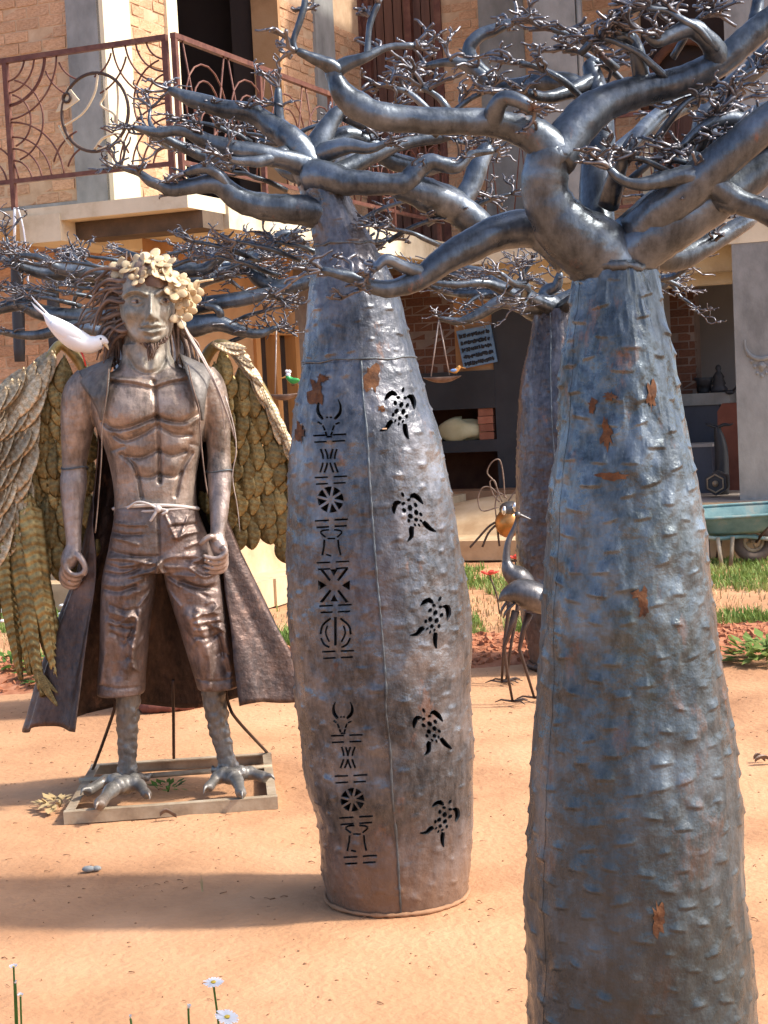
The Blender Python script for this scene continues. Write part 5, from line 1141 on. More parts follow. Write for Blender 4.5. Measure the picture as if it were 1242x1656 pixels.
# --- coat: long flared sheet, open in front
vh_keys = [(-1.0, 1178), (-.72, 1182), (-.5, 1168), (-.25, 1150), (0, 1140), (.3, 1132), (.52, 1122), (.75, 1128), (1.0, 1146)]
Lk = [(600, 150), (650, 158), (720, 160), (800, 152), (860, 140), (920, 128), (1000, 98), (1090, 68), (1182, 42)]
Rk = [(600, 326), (650, 334), (720, 336), (800, 342), (860, 366), (920, 388), (1000, 424), (1090, 464), (1182, 492)]
FLk = [(600, 168), (700, 160), (800, 152), (900, 152), (1000, 146), (1100, 138), (1182, 130)]
FRk = [(600, 324), (700, 334), (800, 342), (900, 356), (1000, 368), (1100, 380), (1182, 392)]
Bk = [(600, 58), (700, 64), (800, 66), (900, 76), (1000, 95), (1182, 125)]
ip = lambda keys, v: float(np.interp(v, [k[0] for k in keys], [k[1] for k in keys]))
def coat(a, b):
    s_ = a * 2 - 1
    vh = float(np.interp(s_, [k[0] for k in vh_keys], [k[1] for k in vh_keys])); v = 604 + (vh - 604) * b
    vv = 604 + (1175 - 604) * b
    L, R_, x0, x1, bb = ip(Lk, vv), ip(Rk, vv), ip(FLk, vv), ip(FRk, vv), ip(Bk, vv)
    c = (L + R_) / 2; hw = (R_ - L) / 2; tl = pi - math.asin(min(.999, max(-.999, (c - x0) / hw))); tr = pi - math.asin(min(.999, max(-.999, (x1 - c) / hw)))
    t = -tl + (tl + tr) * a; fl = b ** 1.3
    k = 1 + fl * (.05 * math.sin(t * 7 + 1) + .035 * math.sin(t * 13 + 2)) + .01 * math.sin(t * 23 + b * 9)
    v += 6 * fl * math.sin(t * 7 + .3)
    return Q(c + hw * k * math.sin(t), v, 8 + bb * k * math.cos(t) * (1 if math.cos(t) > 0 else .25 + .6 * b ** 1.5) + 10 * fl)
g = grid(coat, 150, 70)
co, F, no = evaluated('coat', g, [('SOLIDIFY', dict(thickness=.006, offset=0))])
obj('coat', (co, F), M_coat, st)
# vest fronts over the shoulders
def vest(rows_o, rows_i):
    o_ = crv(rows_o, 5); i_ = crv(rows_i, 5)
    def fn(a, b):
        k = b * (len(o_) - 1); j = min(len(o_) - 2, int(k)); f = k - j; p = o_[j] * (1 - f) + o_[j + 1] * f; q = i_[j] * (1 - f) + i_[j + 1] * f; r = p * (1 - a) + q * a
        return Q(r[0], r[1], r[2] - 5 * math.sin(a * pi))
    co, F, no = evaluated('vest', grid(fn, 9, 40), [('SOLIDIFY', dict(thickness=.006, offset=0))]); return co, F
obj('coat_front', vest([(140, 612, 44), (128, 603, 22), (125, 604, -4), (132, 622, -30), (146, 642, -46), (157, 662, -50), (163, 680, -48)], [(188, 590, 42), (186, 578, 20), (183, 580, -10), (178, 600, -46), (175, 635, -60), (171, 655, -56), (165, 680, -50)]), M_vest, st)
obj('coat_front', vest([(336, 608, 44), (343, 598, 22), (345, 598, -4), (339, 616, -30), (333, 640, -46), (330, 662, -50), (328, 680, -48)], [(290, 588, 42), (290, 574, 20), (292, 576, -10), (300, 598, -46), (311, 635, -60), (319, 655, -56), (326, 680, -50)]), M_vest, st)
for pts in ([(176, 596), (172, 640), (165, 690), (164, 740), (158, 820), (154, 862)], [(304, 590), (312, 626), (322, 662), (324, 700), (330, 760), (336, 800)]):
    obj('vest_cord', ptube([(u, v, -62, 1.1) for u, v in pts], 5), M_hair, st)
# --- hair: ropes blown to the left, hanging strands both sides
rg = random.Random(8)
def strand(rows, r0, m=M_hair): obj('hair_strand', ptube([(u, v, d, r0 * (1 - .6 * i / (len(rows) - 1))) for i, (u, v, d) in enumerate(rows)], 6, 4), m, st)
for k in range(40):                                                           # swept left
    v0 = 430 + k * 2.9 + rg.uniform(-3, 3); d0 = rg.uniform(-30, 12); l = rg.uniform(30, 75) if v0 < 500 else rg.uniform(15, 45)
    u0 = 196 + (8 if v0 < 450 else 0); dv = rg.uniform(-12, 30)
    strand([(u0 + 22, v0 - 6, d0), (u0, v0, d0 - 6), (u0 - l * .45, v0 + dv * .3 + rg.uniform(-6, 4), d0 + 2), (u0 - l * .8, v0 + dv * .8 + 10, d0 + 6), (u0 - l, v0 + dv + rg.uniform(8, 46), d0 + 8)], rg.uniform(2.2, 5.2))
strand([(215, 505, 6), (192, 507, -4), (165, 516, -4), (140, 520, 0), (118, 526, 4)], 6)
for k in range(30):                                                           # hanging behind the neck and shoulders
    a = rg.uniform(0, 1); left = k % 2
    u0 = (186 + 14 * a) if left else (274 + 16 * a); d0 = rg.uniform(2, 40); u1 = u0 + (rg.uniform(-26, 4) if left else rg.uniform(-2, 34))
    strand([(u0 + (12 if left else -8), 470, d0 - 6), (u0, 505 + rg.uniform(-8, 8), d0), ((u0 + u1) / 2 + rg.uniform(-5, 5), 540, d0 + 2), (u1, 566 + rg.uniform(-10, 12), d0), (u1 + rg.uniform(-8, 8), 586 + rg.uniform(-6, 14), d0 - 4)], rg.uniform(2.5, 4.5))
for k in range(15):                                                           # long thin strands over the left-arm shoulder
    e = rg.uniform(0, 1)
    strand([(288, 505 + 10 * e, -14), (303 + 6 * e, 540 + 5 * e, -26), (322 + 10 * e, 575 + 8 * e, -40), (336 + 18 * e, 600 + 30 * e, -44), (352 + 22 * e, 640 + 45 * e, -40), (360 + 22 * e, 690 + 30 * rg.uniform(0, 1), -34)][:rg.choice((3, 4, 5, 6))], rg.uniform(1.1, 1.9), M_wire)
strand([(364, 640, -40), (378, 690, -36), (382, 730, -34), (376, 770, -32), (384, 820, -30), (388, 860, -30)], 1.4, M_wire)
strand([(286, 460, 0), (304, 462, -4), (322, 456, -6), (345, 452, -6)], 4, M_bloss)
# skull cap of matted hair
def cap(a, b):
    t = a * 2 * pi; p_ = b * 1.75; r = 1.06 + .04 * math.sin(t * 9) + .03 * math.sin(t * 17 + p_ * 5)
    return Q(238 + 45 * r * math.sin(p_) * math.cos(t), 478 - 54 * r * math.cos(p_) + (0 if math.sin(t) > -.2 else -26 * math.sin(p_) * abs(math.sin(t))), 4 + 54 * r * math.sin(p_) * math.sin(t))
obj('matted_hair', grid(cap, 48, 18, True), M_hair, st)
# --- crown of cream blossoms
bl_pos = [(226, 426, -34), (246, 418, -30), (266, 426, -34), (210, 434, -34), (238, 438, -44), (258, 440, -44), (274, 446, -38), (224, 449, -50), (288, 454, -30), (298, 468, -22), (306, 484, -14), (294, 484, -26), (300, 500, -16), (312, 472, -8), (292, 514, -18), (196, 436, -18), (284, 470, -36)]
for i, (u, v, d) in enumerate(bl_pos):
    c = Q(u, v, d); nrm = unit(np.array([(u - 240) * .012, -1, (470 - v) * .014]) + np.array([rg.gauss(0, .3), 0, rg.gauss(0, .3)])); a = unit(np.cross(nrm, Z_)); b_ = np.cross(a, nrm); parts = []
    n = rg.choice((4, 5, 5)); ph = rg.uniform(0, 6); rr_ = rg.uniform(.75, 1.25)
    for k in range(n):
        t = ph + 2 * pi * k / n; e = a * math.cos(t) + b_ * math.sin(t); f_ = np.cross(nrm, e)
        parts.append(ball(c + e * 9 * SS + nrm * 2 * SS, (rr_ * 10.5 * SS, rr_ * 7.4 * SS, 1.7 * SS), (unit(e + nrm * rg.uniform(.1, .6)), f_, unit(nrm - e * .4)), 10, 6))
    parts.append(ball(c + nrm * 4 * SS, 3 * SS, nu=8, nv=5))
    obj('blossom', join(*parts), M_bloss, st)
for k in range(9):
    u, v = 205 + k * 9, 424 + rg.uniform(-6, 4); strand([(u, v + 12, -20), (u + rg.uniform(-3, 3), v, -22), (u + rg.uniform(-9, 9), v - rg.uniform(8, 16), -20)], 2.4, M_hair)
# --- wings of separate feathers
def feather_mesh(name, m, nl=11, nw=4, wid=.5, ridge=.03, tip=.55, curl=.08, barb=1.0, bend=0.0):
    """unit feather along +x from 0 to 1, bowl shaped, with a mid rib and slanting barbs; y is width, z the face"""
    V = []; F = []
    for i in range(nl + 1):
        t = i / nl; w = wid / 2 * (math.sin(pi * min(1, max(.0, t)) ** tip) ** .7 if 0 < t < 1 else .02) + .012
        if t < .08: w = max(w * .6, .05 * wid)
        for j in range(-nw, nw + 1):
            s_ = j / nw; z = -.10 * wid * s_ * s_ - curl * t * t + ridge * math.sin(pi / 2 * (i - abs(j)) + .6) * .6 * barb * (abs(s_) > .1) * (abs(s_) < .95) + ridge * 1.4 * (j == 0)
            V.append((t + .10 * wid * (-abs(s_)) * (1 - t), w * s_ + bend * t * t, z))
    n = 2 * nw + 1
    for i in range(nl):
        for j in range(n - 1): F.append((i * n + j, i * n + j + 1, (i + 1) * n + j + 1, (i + 1) * n + j))
    me = mesh(name, V, F, m); bm = bmesh.new(); bm.from_mesh(me); bmesh.ops.solidify(bm, geom=bm.faces[:], thickness=.006 if wid > .2 else .003); bm.to_mesh(me); bm.free(); me.polygons.foreach_set('use_smooth', [True] * len(me.polygons)); return me
FM = [feather_mesh('feather', M_feath, 26, 4, w_, .03, t_) for w_, t_ in ((.54, 1.6), (.48, 1.4), (.52, 1.8))]
FW_ = [feather_mesh('feather', M_feath2, 30, 4, w_, .028, t_) for w_, t_ in ((.38, 1.1), (.34, 1.2), (.42, 1.0))]
FLG = [feather_mesh('feather', M_feath, 88, 4, w_, .011, .4, .05, 1.6, b_) for w_, b_ in ((.105, .05), (.12, .10), (.11, .14))]
def feather(parent, mes, u, v, ang, l, d, scale_w=1.0, face=(0, -1, 0.15), roll=0.0, tilt=.16):
    """root pixel, direction angle in the picture (0 right, 90 down), length px, depth px"""
    a = math.radians(ang); x = unit(Q(u + math.cos(a) * 10, v + math.sin(a) * 10, d) - Q(u, v, d) + np.array([0, -10 * tilt * SS, 0])); z = np.array(face, float); z = unit(z - x * (z @ x)); y = np.cross(z, x)
    if roll: y, z = y * math.cos(roll) + z * math.sin(roll), z * math.cos(roll) - y * math.sin(roll)
    k = l * SS; M = Matrix([[x[i] * k, y[i] * k * scale_w, z[i] * k * .8, 0] for i in range(3)] + [[0, 0, 0, 1]]); M.translation = Vector(Q(u, v, d)); inst('feather', random.choice(mes), M, parent)
rg = random.Random(19)
def inside_poly(x, y, p):
    c = False; j = len(p) - 1
    for i in range(len(p)):
        if (p[i][1] > y) != (p[j][1] > y) and x < (p[j][0] - p[i][0]) * (y - p[i][1]) / (p[j][1] - p[i][1]) + p[i][0]: c = not c
        j = i
    return c
# left picture side wing
def bone(rows): return ptube(rows, 10, 5)
wl = obj('wing', bone([(150, 640, 50, 9), (132, 590, 52, 10), (105, 560, 48, 9), (88, 566, 42, 8), (66, 610, 34, 7), (40, 680, 26, 6), (18, 760, 18, 5), (6, 840, 12, 4)]), M_feath, st)
polyL = [(95, 570), (150, 580), (150, 910), (60, 930), (46, 820), (52, 720), (74, 620)]
row = 0; y = 880
while y > 560:
    x = 44 + (13 if row % 2 else 0)
    while x < 150:
        if inside_poly(x, y, polyL) and inside_poly(x, y + 22, polyL): feather(wl, FM, x + rg.uniform(-3, 3), y + rg.uniform(-4, 4), 90 + rg.uniform(-9, 9), rg.uniform(60, 74), 58 - (900 - y) * .055 + rg.uniform(-2, 2), 1, (0.25, -1, .1))
        x += 23
    y -= 28; row += 1
for k in range(15):
    t = k / 13
    for c_ in range(4):
        feather(wl, FW_, 82 - 44 * t - 22 * c_ + rg.uniform(-5, 5), 566 + 270 * t + 15 * c_ + rg.uniform(-6, 6), 112 + 12 * (1 - t) + c_ * 3 + rg.uniform(-7, 7), rg.uniform(74, 98), 34 - 6 * c_ - 9 * (k % 2) - 8 * t, 1.15, (-.35 - .1 * c_, -1, .45), rg.uniform(-.2, .2))
for (u, v, a, l, d) in ((-12, 800, 90, 240, 34), (0, 795, 88, 255, 32), (12, 800, 86, 270, 30), (22, 795, 85, 300, 28), (32, 800, 84, 310, 24), (40, 805, 82, 325, 20), (47, 800, 82, 312, 16), (-6, 830, 91, 270, 14), (26, 840, 83, 290, 12), (8, 840, 87, 260, 13), (-16, 820, 93, 200, 18)):
    feather(wl, FLG, u, v, a, l, d, 1.0, (.2, -1, .1), rg.uniform(-.35, .35))
for u, v, a, l in ((58, 1085, 62, 66), (66, 1092, 50, 40)): feather(wl, FLG[:1], u, v, a, l, -22, 1.9)
# right picture side wing, partly behind the middle tree
wr = obj('wing', bone([(318, 630, 50, 9), (330, 585, 52, 10), (348, 560, 48, 10), (372, 562, 46, 9), (402, 592, 44, 8), (436, 650, 42, 7), (468, 720, 40, 6), (500, 800, 38, 5), (520, 860, 36, 4)]), M_feath, st)
polyR = [(320, 570), (360, 560), (405, 600), (440, 660), (475, 730), (510, 820), (520, 905), (455, 880), (400, 850), (360, 842), (325, 840)]
row = 0; y = 850
while y > 555:
    x = 322 + (13 if row % 2 else 0)
    while x < 520:
        if inside_poly(x, y, polyR) and inside_poly(x, y + 18, polyR): feather(wr, FM, x + rg.uniform(-3, 3), y + rg.uniform(-4, 4), 84 + rg.uniform(-9, 9) - (x - 420) * .04, rg.uniform(56, 70), 58 - (880 - y) * .055 + rg.uniform(-2, 2), 1, (-.25, -1, .1))
        x += 22
    y -= 26; row += 1
pr = crv([(346, 556), (370, 562), (396, 584), (420, 620), (444, 662), (468, 712), (492, 772), (512, 830)], 8)
for layer, (n, l0) in enumerate(((20, 52), (22, 44))):
    for k in range(n):
        f_ = k / (n - 1); i = min(len(pr) - 2, int(f_ * (len(pr) - 1))); u, v = pr[i]; t = pr[i + 1] - pr[i]; ang = math.degrees(math.atan2(t[1], t[0]))
        feather(wr, FW_, u - 3 + layer * 2, v - 2 * layer, ang + rg.uniform(2, 16) - layer * 6, l0 * rg.uniform(.85, 1.2), 32 - layer * 7, .8, (.35, -1, .75), rg.uniform(-.2, .2))
# --- base frame of angle iron and support rods
cor = [G(u, v, .036) for u, v in ((112, 1311), (440, 1287), (431, 1218), (155, 1236))]
for i in range(4):
    a, b = cor[i], cor[(i + 1) % 4]; d = unit(b - a); n = np.cross(Z_, d); ext = .02 if i % 2 == 0 else -.021
    c = (a + b) / 2; L_ = np.linalg.norm(b - a) + 2 * ext
    obj('base_bar', join(box(c - Z_ * .003, (d, n, Z_), (L_, .034, .005)), box(c - n * .0145 - Z_ * .026, (d, n, Z_), (L_, .005, .040))), M_frame, st, smooth=False)
obj('cross_rod', tube([G(128, 1263, .035), G(440, 1240, .035)], .011, 7), M_frame, st)
for pts in ([Q(190, 1120, 30), Q(184, 1150, 30), G(165, 1205, .17), G(150, 1244, .036)], [Q(364, 1110, 30), Q(370, 1140, 30), Q(384, 1165, 32), G(432, 1217, .036)], [Q(280, 1100, 50), G(281, 1226, .05)]):
    obj('support_rod', tube(crv(pts, 6), .0065, 7), M_rod, st)
# --- white bird sitting on his shoulder
wb = thing('white_bird', 'white painted metal bird perched on the shoulder of the winged statue', 'bird figure', Q(146, 600, -20))
def bq(u, v, d=0): return Q(u, v, -28 + d)
body = loft([(0, 0, 1, 1, 0), (0, 1, 1, 1, 0)], 4)
def along(rows, n=14):
    w = np.array([np.append(bq(u, v), r * SS) for u, v, r in rows]); c = crv(w, 5); return tube(c[:, :3], np.maximum(c[:, 3], .0008), n, flat=.85)
obj('bird_body', along([(72, 508, 3), (84, 520, 12), (104, 536, 19), (124, 550, 21), (142, 557, 18), (156, 555, 14), (164, 551, 11), (171, 553, 6), (174, 556, 2.5)]), M_white, wb)
obj('beak', along([(168, 554, 4.5), (173, 560, 3), (176, 566, .8)], 8), M_bloss, wb)
for s_ in (-1, 1):
    obj('bird_wing', ball(bq(108, 536, s_ * 17), (30 * SS, 4 * SS, 12 * SS), (unit(np.array([.85, 0, -.5])), np.array([0, 1., 0]), unit(np.array([.5, 0, .85]))), 12, 8), M_white, wb)
    obj('bird_leg', tube([bq(130, 566, s_ * 6), bq(136, 580, s_ * 6), bq(139, 592, s_ * 6)], .004, 6), M_red, wb)
    obj('bird_eye', ball(bq(163, 548, s_ * 10), 1.8 * SS, nu=8, nv=5), M_ink, wb)
for dx in (-3, 2): obj('tail_feather', plate([bq(80, 512 + dx), bq(86, 522 + dx), bq(56, 494 + dx * 2), bq(50, 484 + dx * 2)], np.array([0, 1., 0]), .006), M_white, wb)
# ------------------------------------------------------------------ hanging perches with small birds
def perch(name, label, Y, top, feet, tray, m=M_wire):
    t = thing(name, label, 'bird perch', P(*top, Y))
    for f_ in feet: obj('hanging_wire', tube([P(*top, Y), P(*f_, Y)], .0035, 5), m, t)
    (u0, u1, v) = tray; um = (u0 + u1) / 2; hw = (u1 - u0) / 2 * S(Y)
    def fn(a, b):
        x = (a * 2 - 1); w = math.sqrt(max(0, 1 - x * x)); y = (b * 2 - 1); c = P(um, v, Y)
        return c + np.array([x * hw, y * w * hw * .38, -.030 * (1 - x * x) * (1 - y * y * .9)])
    co, F, no = evaluated('tray', grid(fn, 17, 7), [('SOLIDIFY', dict(thickness=.004, offset=0))]); obj('tray', (co, F), M_hair, t); return t
perch('hanging_perch', 'rusty boat shaped tray hung on two wires from the far baobab branch', 8.27, (710, 516), ((697, 609), (727, 607)), (684, 746, 609))
perch('hanging_perch', 'thin rusty tray hung on one wire beside the timber door', 7.83, (447, 532), ((445, 637),), (436, 482, 637))
def small_bird(name, label, Y, c, body, m1, m2, m3, k=1.0, d=1):
    t = thing(name, label, 'bird figure', P(c[0], c[1] + 8, Y)); s = S(Y) * k; q = lambda x, y, z=0: P(c[0], c[1], Y) + np.array([x * s * d, z * s, -y * s])
    w = crv([(q(-13, 1)[0], q(-13, 1)[1], q(-13, 1)[2], 1 * s), (*q(-8, 0), 3.5 * s), (*q(0, 0), 5.5 * s), (*q(6, -4), 4.5 * s), (*q(9, -8), 4 * s), (*q(11, -11), 1.5 * s)], 4); obj('bird_body', tube(w[:, :3], w[:, 3], 9), m1, t)
    obj('beak', tube([q(11, -8), q(18, -6), q(24, -5)], np.array([2, 1.3, .4]) * s, 6), m3, t)
    obj('bird_wing', ball(q(-3, -1.5, -4), (8 * s, 2 * s, 3.5 * s), nu=9, nv=6), m2, t)
    for x in (-1, 2): obj('bird_leg', tube([q(x, 4), q(x, 9)], .8 * s, 5), M_rod, t)
    return t
small_bird('blue_bird', 'small blue backed orange bird figure standing on the rusty boat shaped tray', 8.27, (736, 600), 0, M_orange, M_sky_b, M_orange, .75)
gb_ = small_bird('green_bird', 'small green bird figure with white crest sitting on the tray beside the timber door', 7.83, (474, 616), 0, M_green, M_green, M_orange, .95, -1)
q = P(466, 606, 7.83)
obj('crest', join(ball(q, .012), ball(q + np.array([.006, 0, .014]), .010), ball(q + np.array([-.006, 0, .017]), .008)), M_white, gb_)

# ------------------------------------------------------------------ crane sculptures
def ptb(Y, rows, n=10, flat=1.0):
    w = np.array([np.append(P(u, v, Y + d), r * S(Y)) for u, v, d, r in rows]); c = crv(w, 5); return tube(c[:, :3], np.maximum(c[:, 3], .0012), n, flat=flat)
def crane(label, Y, body, neck, legs, tail, z0):
    t = thing('crane_sculpture', label, 'bird sculpture', np.array([P(*z0, Y)[0], Y, 0]))
    obj('crane_body', ptb(Y, body, 16, .8), M_grey, t); obj('neck', ptb(Y, neck, 9), M_grey, t)
    hd = neck[-1]; obj('crane_head', join(ball(P(hd[0], hd[1], Y + hd[2]), 5.5 * S(Y)), ptb(Y, [(hd[0], hd[1], hd[2], 4), (hd[0] + 9, hd[1] + 3, hd[2], 2.4), (hd[0] + 22, hd[1] + 8, hd[2], .7)], 7)), M_grey, t)
    for l in legs:
        f_ = P(l[-1][0], l[-1][1], Y + l[-1][2]); f_[2] = .006; ps = [P(u, v, Y + d) for u, v, d in l[:-1]] + [f_]
        r = np.interp(np.linspace(0, 1, len(ps)), [0, .35, 1], [.020, .010, .006])
        lo = obj('leg', tube(ps, r, 8), M_rod, t)
        for a in (-.5, .2, .9, 3.4): obj('claw', tube([f_, f_ + np.array([.055 * math.cos(a), -.055 * math.sin(a), .008]), f_ + np.array([.085 * math.cos(a), -.085 * math.sin(a), -.004])], [.006, .0045, .002], 5), M_rod, lo)
    for r in tail: obj('tail_feather', ptb(Y, r, 7, .4), M_grey, t)
    return t
crane('front metal crane sculpture with drooping tail, its body in front of the far baobab', 7.52, [(806, 972, 0, 2), (820, 962, 0, 16), (842, 958, 0, 28), (866, 966, 0, 31), (888, 975, 0, 24), (904, 972, 0, 8)], [(895, 970, 0, 10), (908, 940, 0, 7), (900, 905, 0, 5), (906, 870, 0, 4), (918, 860, 0, 4)],
      [[(834, 988, -.03), (826, 1015, -.03), (815, 1047, -.04), (821, 1090, -.03), (829, 1136, 0)], [(856, 992, .04), (846, 1020, .04), (840, 1050, .02), (851, 1085, .04), (864, 1128, .06)]], [[(826, 965, .02, 6), (812, 985, .02, 6), (810, 998, .02, 2)], [(832, 975, -.02, 6), (818, 990, -.02, 6), (814, 1000, -.02, 2)]], (845, 1136))
crane('back metal crane sculpture with a long curved neck raised against the far baobab', 8.05, [(818, 906, 0, 8), (824, 922, 0, 17), (838, 934, 0, 24), (852, 942, 0, 18), (862, 952, 0, 7)], [(820, 918, 0, 9), (819, 898, 0, 6.5), (822, 876, 0, 5), (831, 856, 0, 4.2), (836, 842, 0, 3.8), (837, 832, -.02, 3.5)],
      [[(826, 950, 0), (822, 990, 0), (815, 1045, -.01), (811, 1098, -.02)], [(842, 950, .04), (836, 990, .04), (827, 1040, .03), (818, 1090, .02)]], [], (822, 1098))
# ------------------------------------------------------------------ insect sculpture
YI = 13.25
it = thing('insect_sculpture', 'amber bellied insect sculpture with looping wire wings beside the far baobab', 'insect sculpture', np.array([P(820, 850, YI)[0], YI, .17]))
obj('abdomen', ball(P(822, 846, YI), np.array([22, 20, 24]) * S(YI)), M_amber, it)
obj('insect_head', ball(P(824, 824, YI), np.array([17, 16, 14]) * S(YI)), M_grey, it)
for u, v in ((815, 826), (832, 820)): obj('eye', ball(P(u, v, YI - .08), np.array([4, 4, 8]) * S(YI)), M_chrome, it)
for pts in ([(812, 812), (800, 780), (788, 765), (795, 748), (808, 744), (814, 770), (816, 805)], [(806, 820), (780, 826), (773, 808), (779, 790), (793, 788), (806, 800)], [(808, 812), (798, 800), (792, 780), (800, 778), (806, 800)], [(822, 810), (834, 795), (842, 800)], [(804, 850), (801, 815), (808, 798), (820, 806)]):
    obj('wire_wing', tube(crv([P(u, v, YI) for u, v in pts], 6), .0065, 6), M_hair, it)
for pts in ([(806, 842), (790, 852), (772, 872), (760, 888)], [(806, 845), (790, 862), (780, 884)], [(804, 848), (806, 870), (808, 886)], [(836, 850), (842, 870), (846, 886)]):
    ps = [P(u, v, YI) for u, v in pts]; ps[-1][2] = .172; obj('insect_leg', tube(crv(ps, 4), .010, 6), M_rod, it)
# red tin flowers
for (u, v, ub, vb, lb) in ((792, 932, 808, 992, 'red tin flower on a dark stem left of the cranes'), (833, 906, 836, 1000, 'red tin flower mostly hidden behind the cranes')):
    g_ = G(ub, vb); Yf = g_[1]; c = P(u, v, Yf); f_ = thing('red_flower', lb, 'metal flower', g_)
    obj('stem', tube(crv([g_, (g_ + c) / 2 + np.array([.012, 0, 0]), c], 4), .006, 6), M_rod, f_)
    for k in range(5):
        t = k * 1.257; e = np.array([math.cos(t), math.sin(t) * .8, .35]); obj('petal', ball(c + e * .035 + np.array([0, 0, .01]), (.034, .024, .007), (unit(e), unit(np.cross(Z_, e)), unit(np.cross(e, np.cross(Z_, e)))), 10, 6), M_red, f_)
    obj('flower_eye', ball(c + np.array([0, 0, .014]), .013), M_ink, f_)
# ------------------------------------------------------------------ wheelbarrow
YW = 12.7
wbx = thing('wheelbarrow', 'worn teal wheelbarrow with dusty tray parked before the big grey pillar', 'wheelbarrow', np.array([P(1190, 890, YW)[0], YW, 0]))
def tr(a, b):
    t = a * 2 * pi; sq = lambda x: math.copysign(abs(x) ** .4, x); k = .62 + .38 * b
    cx = P(1184 + 4 * b, 860, YW)[0]; zt = P(1184, 826, YW)[2]; zb_ = P(1184, 860, YW)[2]
    return np.array([cx + .37 * k * sq(math.cos(t)) + (.06 * b if math.cos(t) > .3 else 0), YW + .27 * k * sq(math.sin(t)), zb_ + (zt - zb_) * b + .03 * b * math.sin(t + .5)])
co, F, no = evaluated('tray', join(grid(tr, 36, 8, True), ([tr(i / 36, 0) for i in range(36)], [tuple(range(36))])), [('SOLIDIFY', dict(thickness=.006, offset=0))])
obj('tray', (co, F), M_teal, wbx)
obj('tray_rim', tube([tr(i / 36, 1) for i in range(36)], .014, 6, closed=True), M_teal, wbx)
zb_ = P(1184, 864, YW)[2]
for sy in (-1, 1):
    y = YW + sy * .2; xl = P(1140, 864, YW)[0]; xr = P(1262, 872, YW)[0]
    obj('frame_rail', tube(crv([(xl - .35, y * 1 + sy * .06, zb_ + .14), (xl, y, zb_), (xr - .3, y - sy * .08, zb_ - .01), (xr, y - sy * .12, .16)], 5), .017, 8), M_teal, wbx)
    for u, ub in ((1152, 1156), (1176, 1170)): obj('leg', tube([(P(u, 866, YW)[0], y, zb_), (P(ub, 893, YW)[0], y + sy * .05, .005)], .017, 7), M_frame if sy < 0 else M_rod, wbx)
xw = P(1218, 870, YW)[0]; cw = np.array([xw, YW, .165])
whl = obj('wheel', tube([cw + np.array([.125 * math.cos(t), 0, .125 * math.sin(t)]) for t in np.linspace(0, 2 * pi, 28, endpoint=False)], .042, 10, closed=True), M_rubber, wbx)
obj('rim', join(tube([cw + np.array([.075 * math.cos(t), 0, .075 * math.sin(t)]) for t in np.linspace(0, 2 * pi, 24, endpoint=False)], .018, 7, closed=True), tube([cw - np.array([0, .09, 0]), cw + np.array([0, .09, 0])], .02, 10), *[tube([cw, cw + np.array([.075 * math.cos(t), 0, .075 * math.sin(t)])], .012, 6) for t in (0.3, 1.87, 3.44, 5.0)]), M_frame, whl)
obj('axle_strut', tube([cw + np.array([0, -.09, 0]), (xw + .1, YW - .2, zb_ + .1)], .012, 6), M_rod, wbx)

# ------------------------------------------------------------------ lawn, rubble, plants
rg = random.Random(77)
def blades(name, n, fx, fy, mask, m, h0, h1, label, w=.006):
    V = []; F = []
    for _ in range(n):
        x, y = uni(*fx), uni(*fy)
        if not mask(x, y): continue
        h = uni(h0, h1); a = uni(0, 2 * pi); l = uni(.1, .9) * h; c, s_ = math.cos(a), math.sin(a); z = float(hground(x, y)); b = len(V)
        V += [(x - s_ * w, y + c * w, z - .005), (x + s_ * w, y - c * w, z - .005), (x + c * l * .4 + s_ * w * .7, y + s_ * l * .4 - c * w * .7, z + h * .65), (x + c * l * .4 - s_ * w * .7, y + s_ * l * .4 + c * w * .7, z + h * .65), (x + c * l, y + s_ * l, z + h)]
        F += [(b, b + 1, b + 2, b + 3), (b + 3, b + 2, b + 4)]
    return tag(obj(name, (V, F), m, None, (0, 10, 0), kind='stuff'), label, 'grass')
def nz1(x, y, s, sd): return float(vnoise(np.array([x / s + 50]), np.array([y / s + 50]), None, sd)[0])
def vis(x, y): return True
stepline = lambda x, y: float((np.array([x, y, 0]) - K) @ B_) > 1.45 or float((np.array([x, y, 0]) - K) @ A_) < -.7
back = lambda x, y: float((np.array([x, y, 0]) - M0) @ A_) < -2.85
okp = lambda x, y: stepline(x, y) and back(x, y)
blades('lawn', 26000, (-3.4, 4.2), (10.8, 13.2), lambda x, y: okp(x, y) and nz1(x, y, .5, 31) + .6 * nz1(x, y, .17, 35) > -.25 + max(0, (11.2 - y)) * 1.2, M_grass, .025, .075, 'strip of short green lawn in front of the house steps')
blades('lawn_edge', 13000, (-3.3, 3.6), (9.55, 10.25), lambda x, y: nz1(x, y, .35, 32) + .6 * nz1(x, y, .13, 36) > -.15, M_grass, .03, .09, 'narrow strip of ragged grass along the rubble bed')
blades('dry_grass', 5000, (-3.3, 3.8), (9.9, 11.4), lambda x, y: okp(x, y) and nz1(x, y, .4, 33) > .0, M_straw, .015, .04, 'dry straw scattered between the two grass strips', .004)
blades('dry_grass', 4500, (-3.3, 4.0), (9.6, 13.0), lambda x, y: okp(x, y), M_straw, .02, .055, 'thin dry blades mixed through the lawn and its edge', .004)
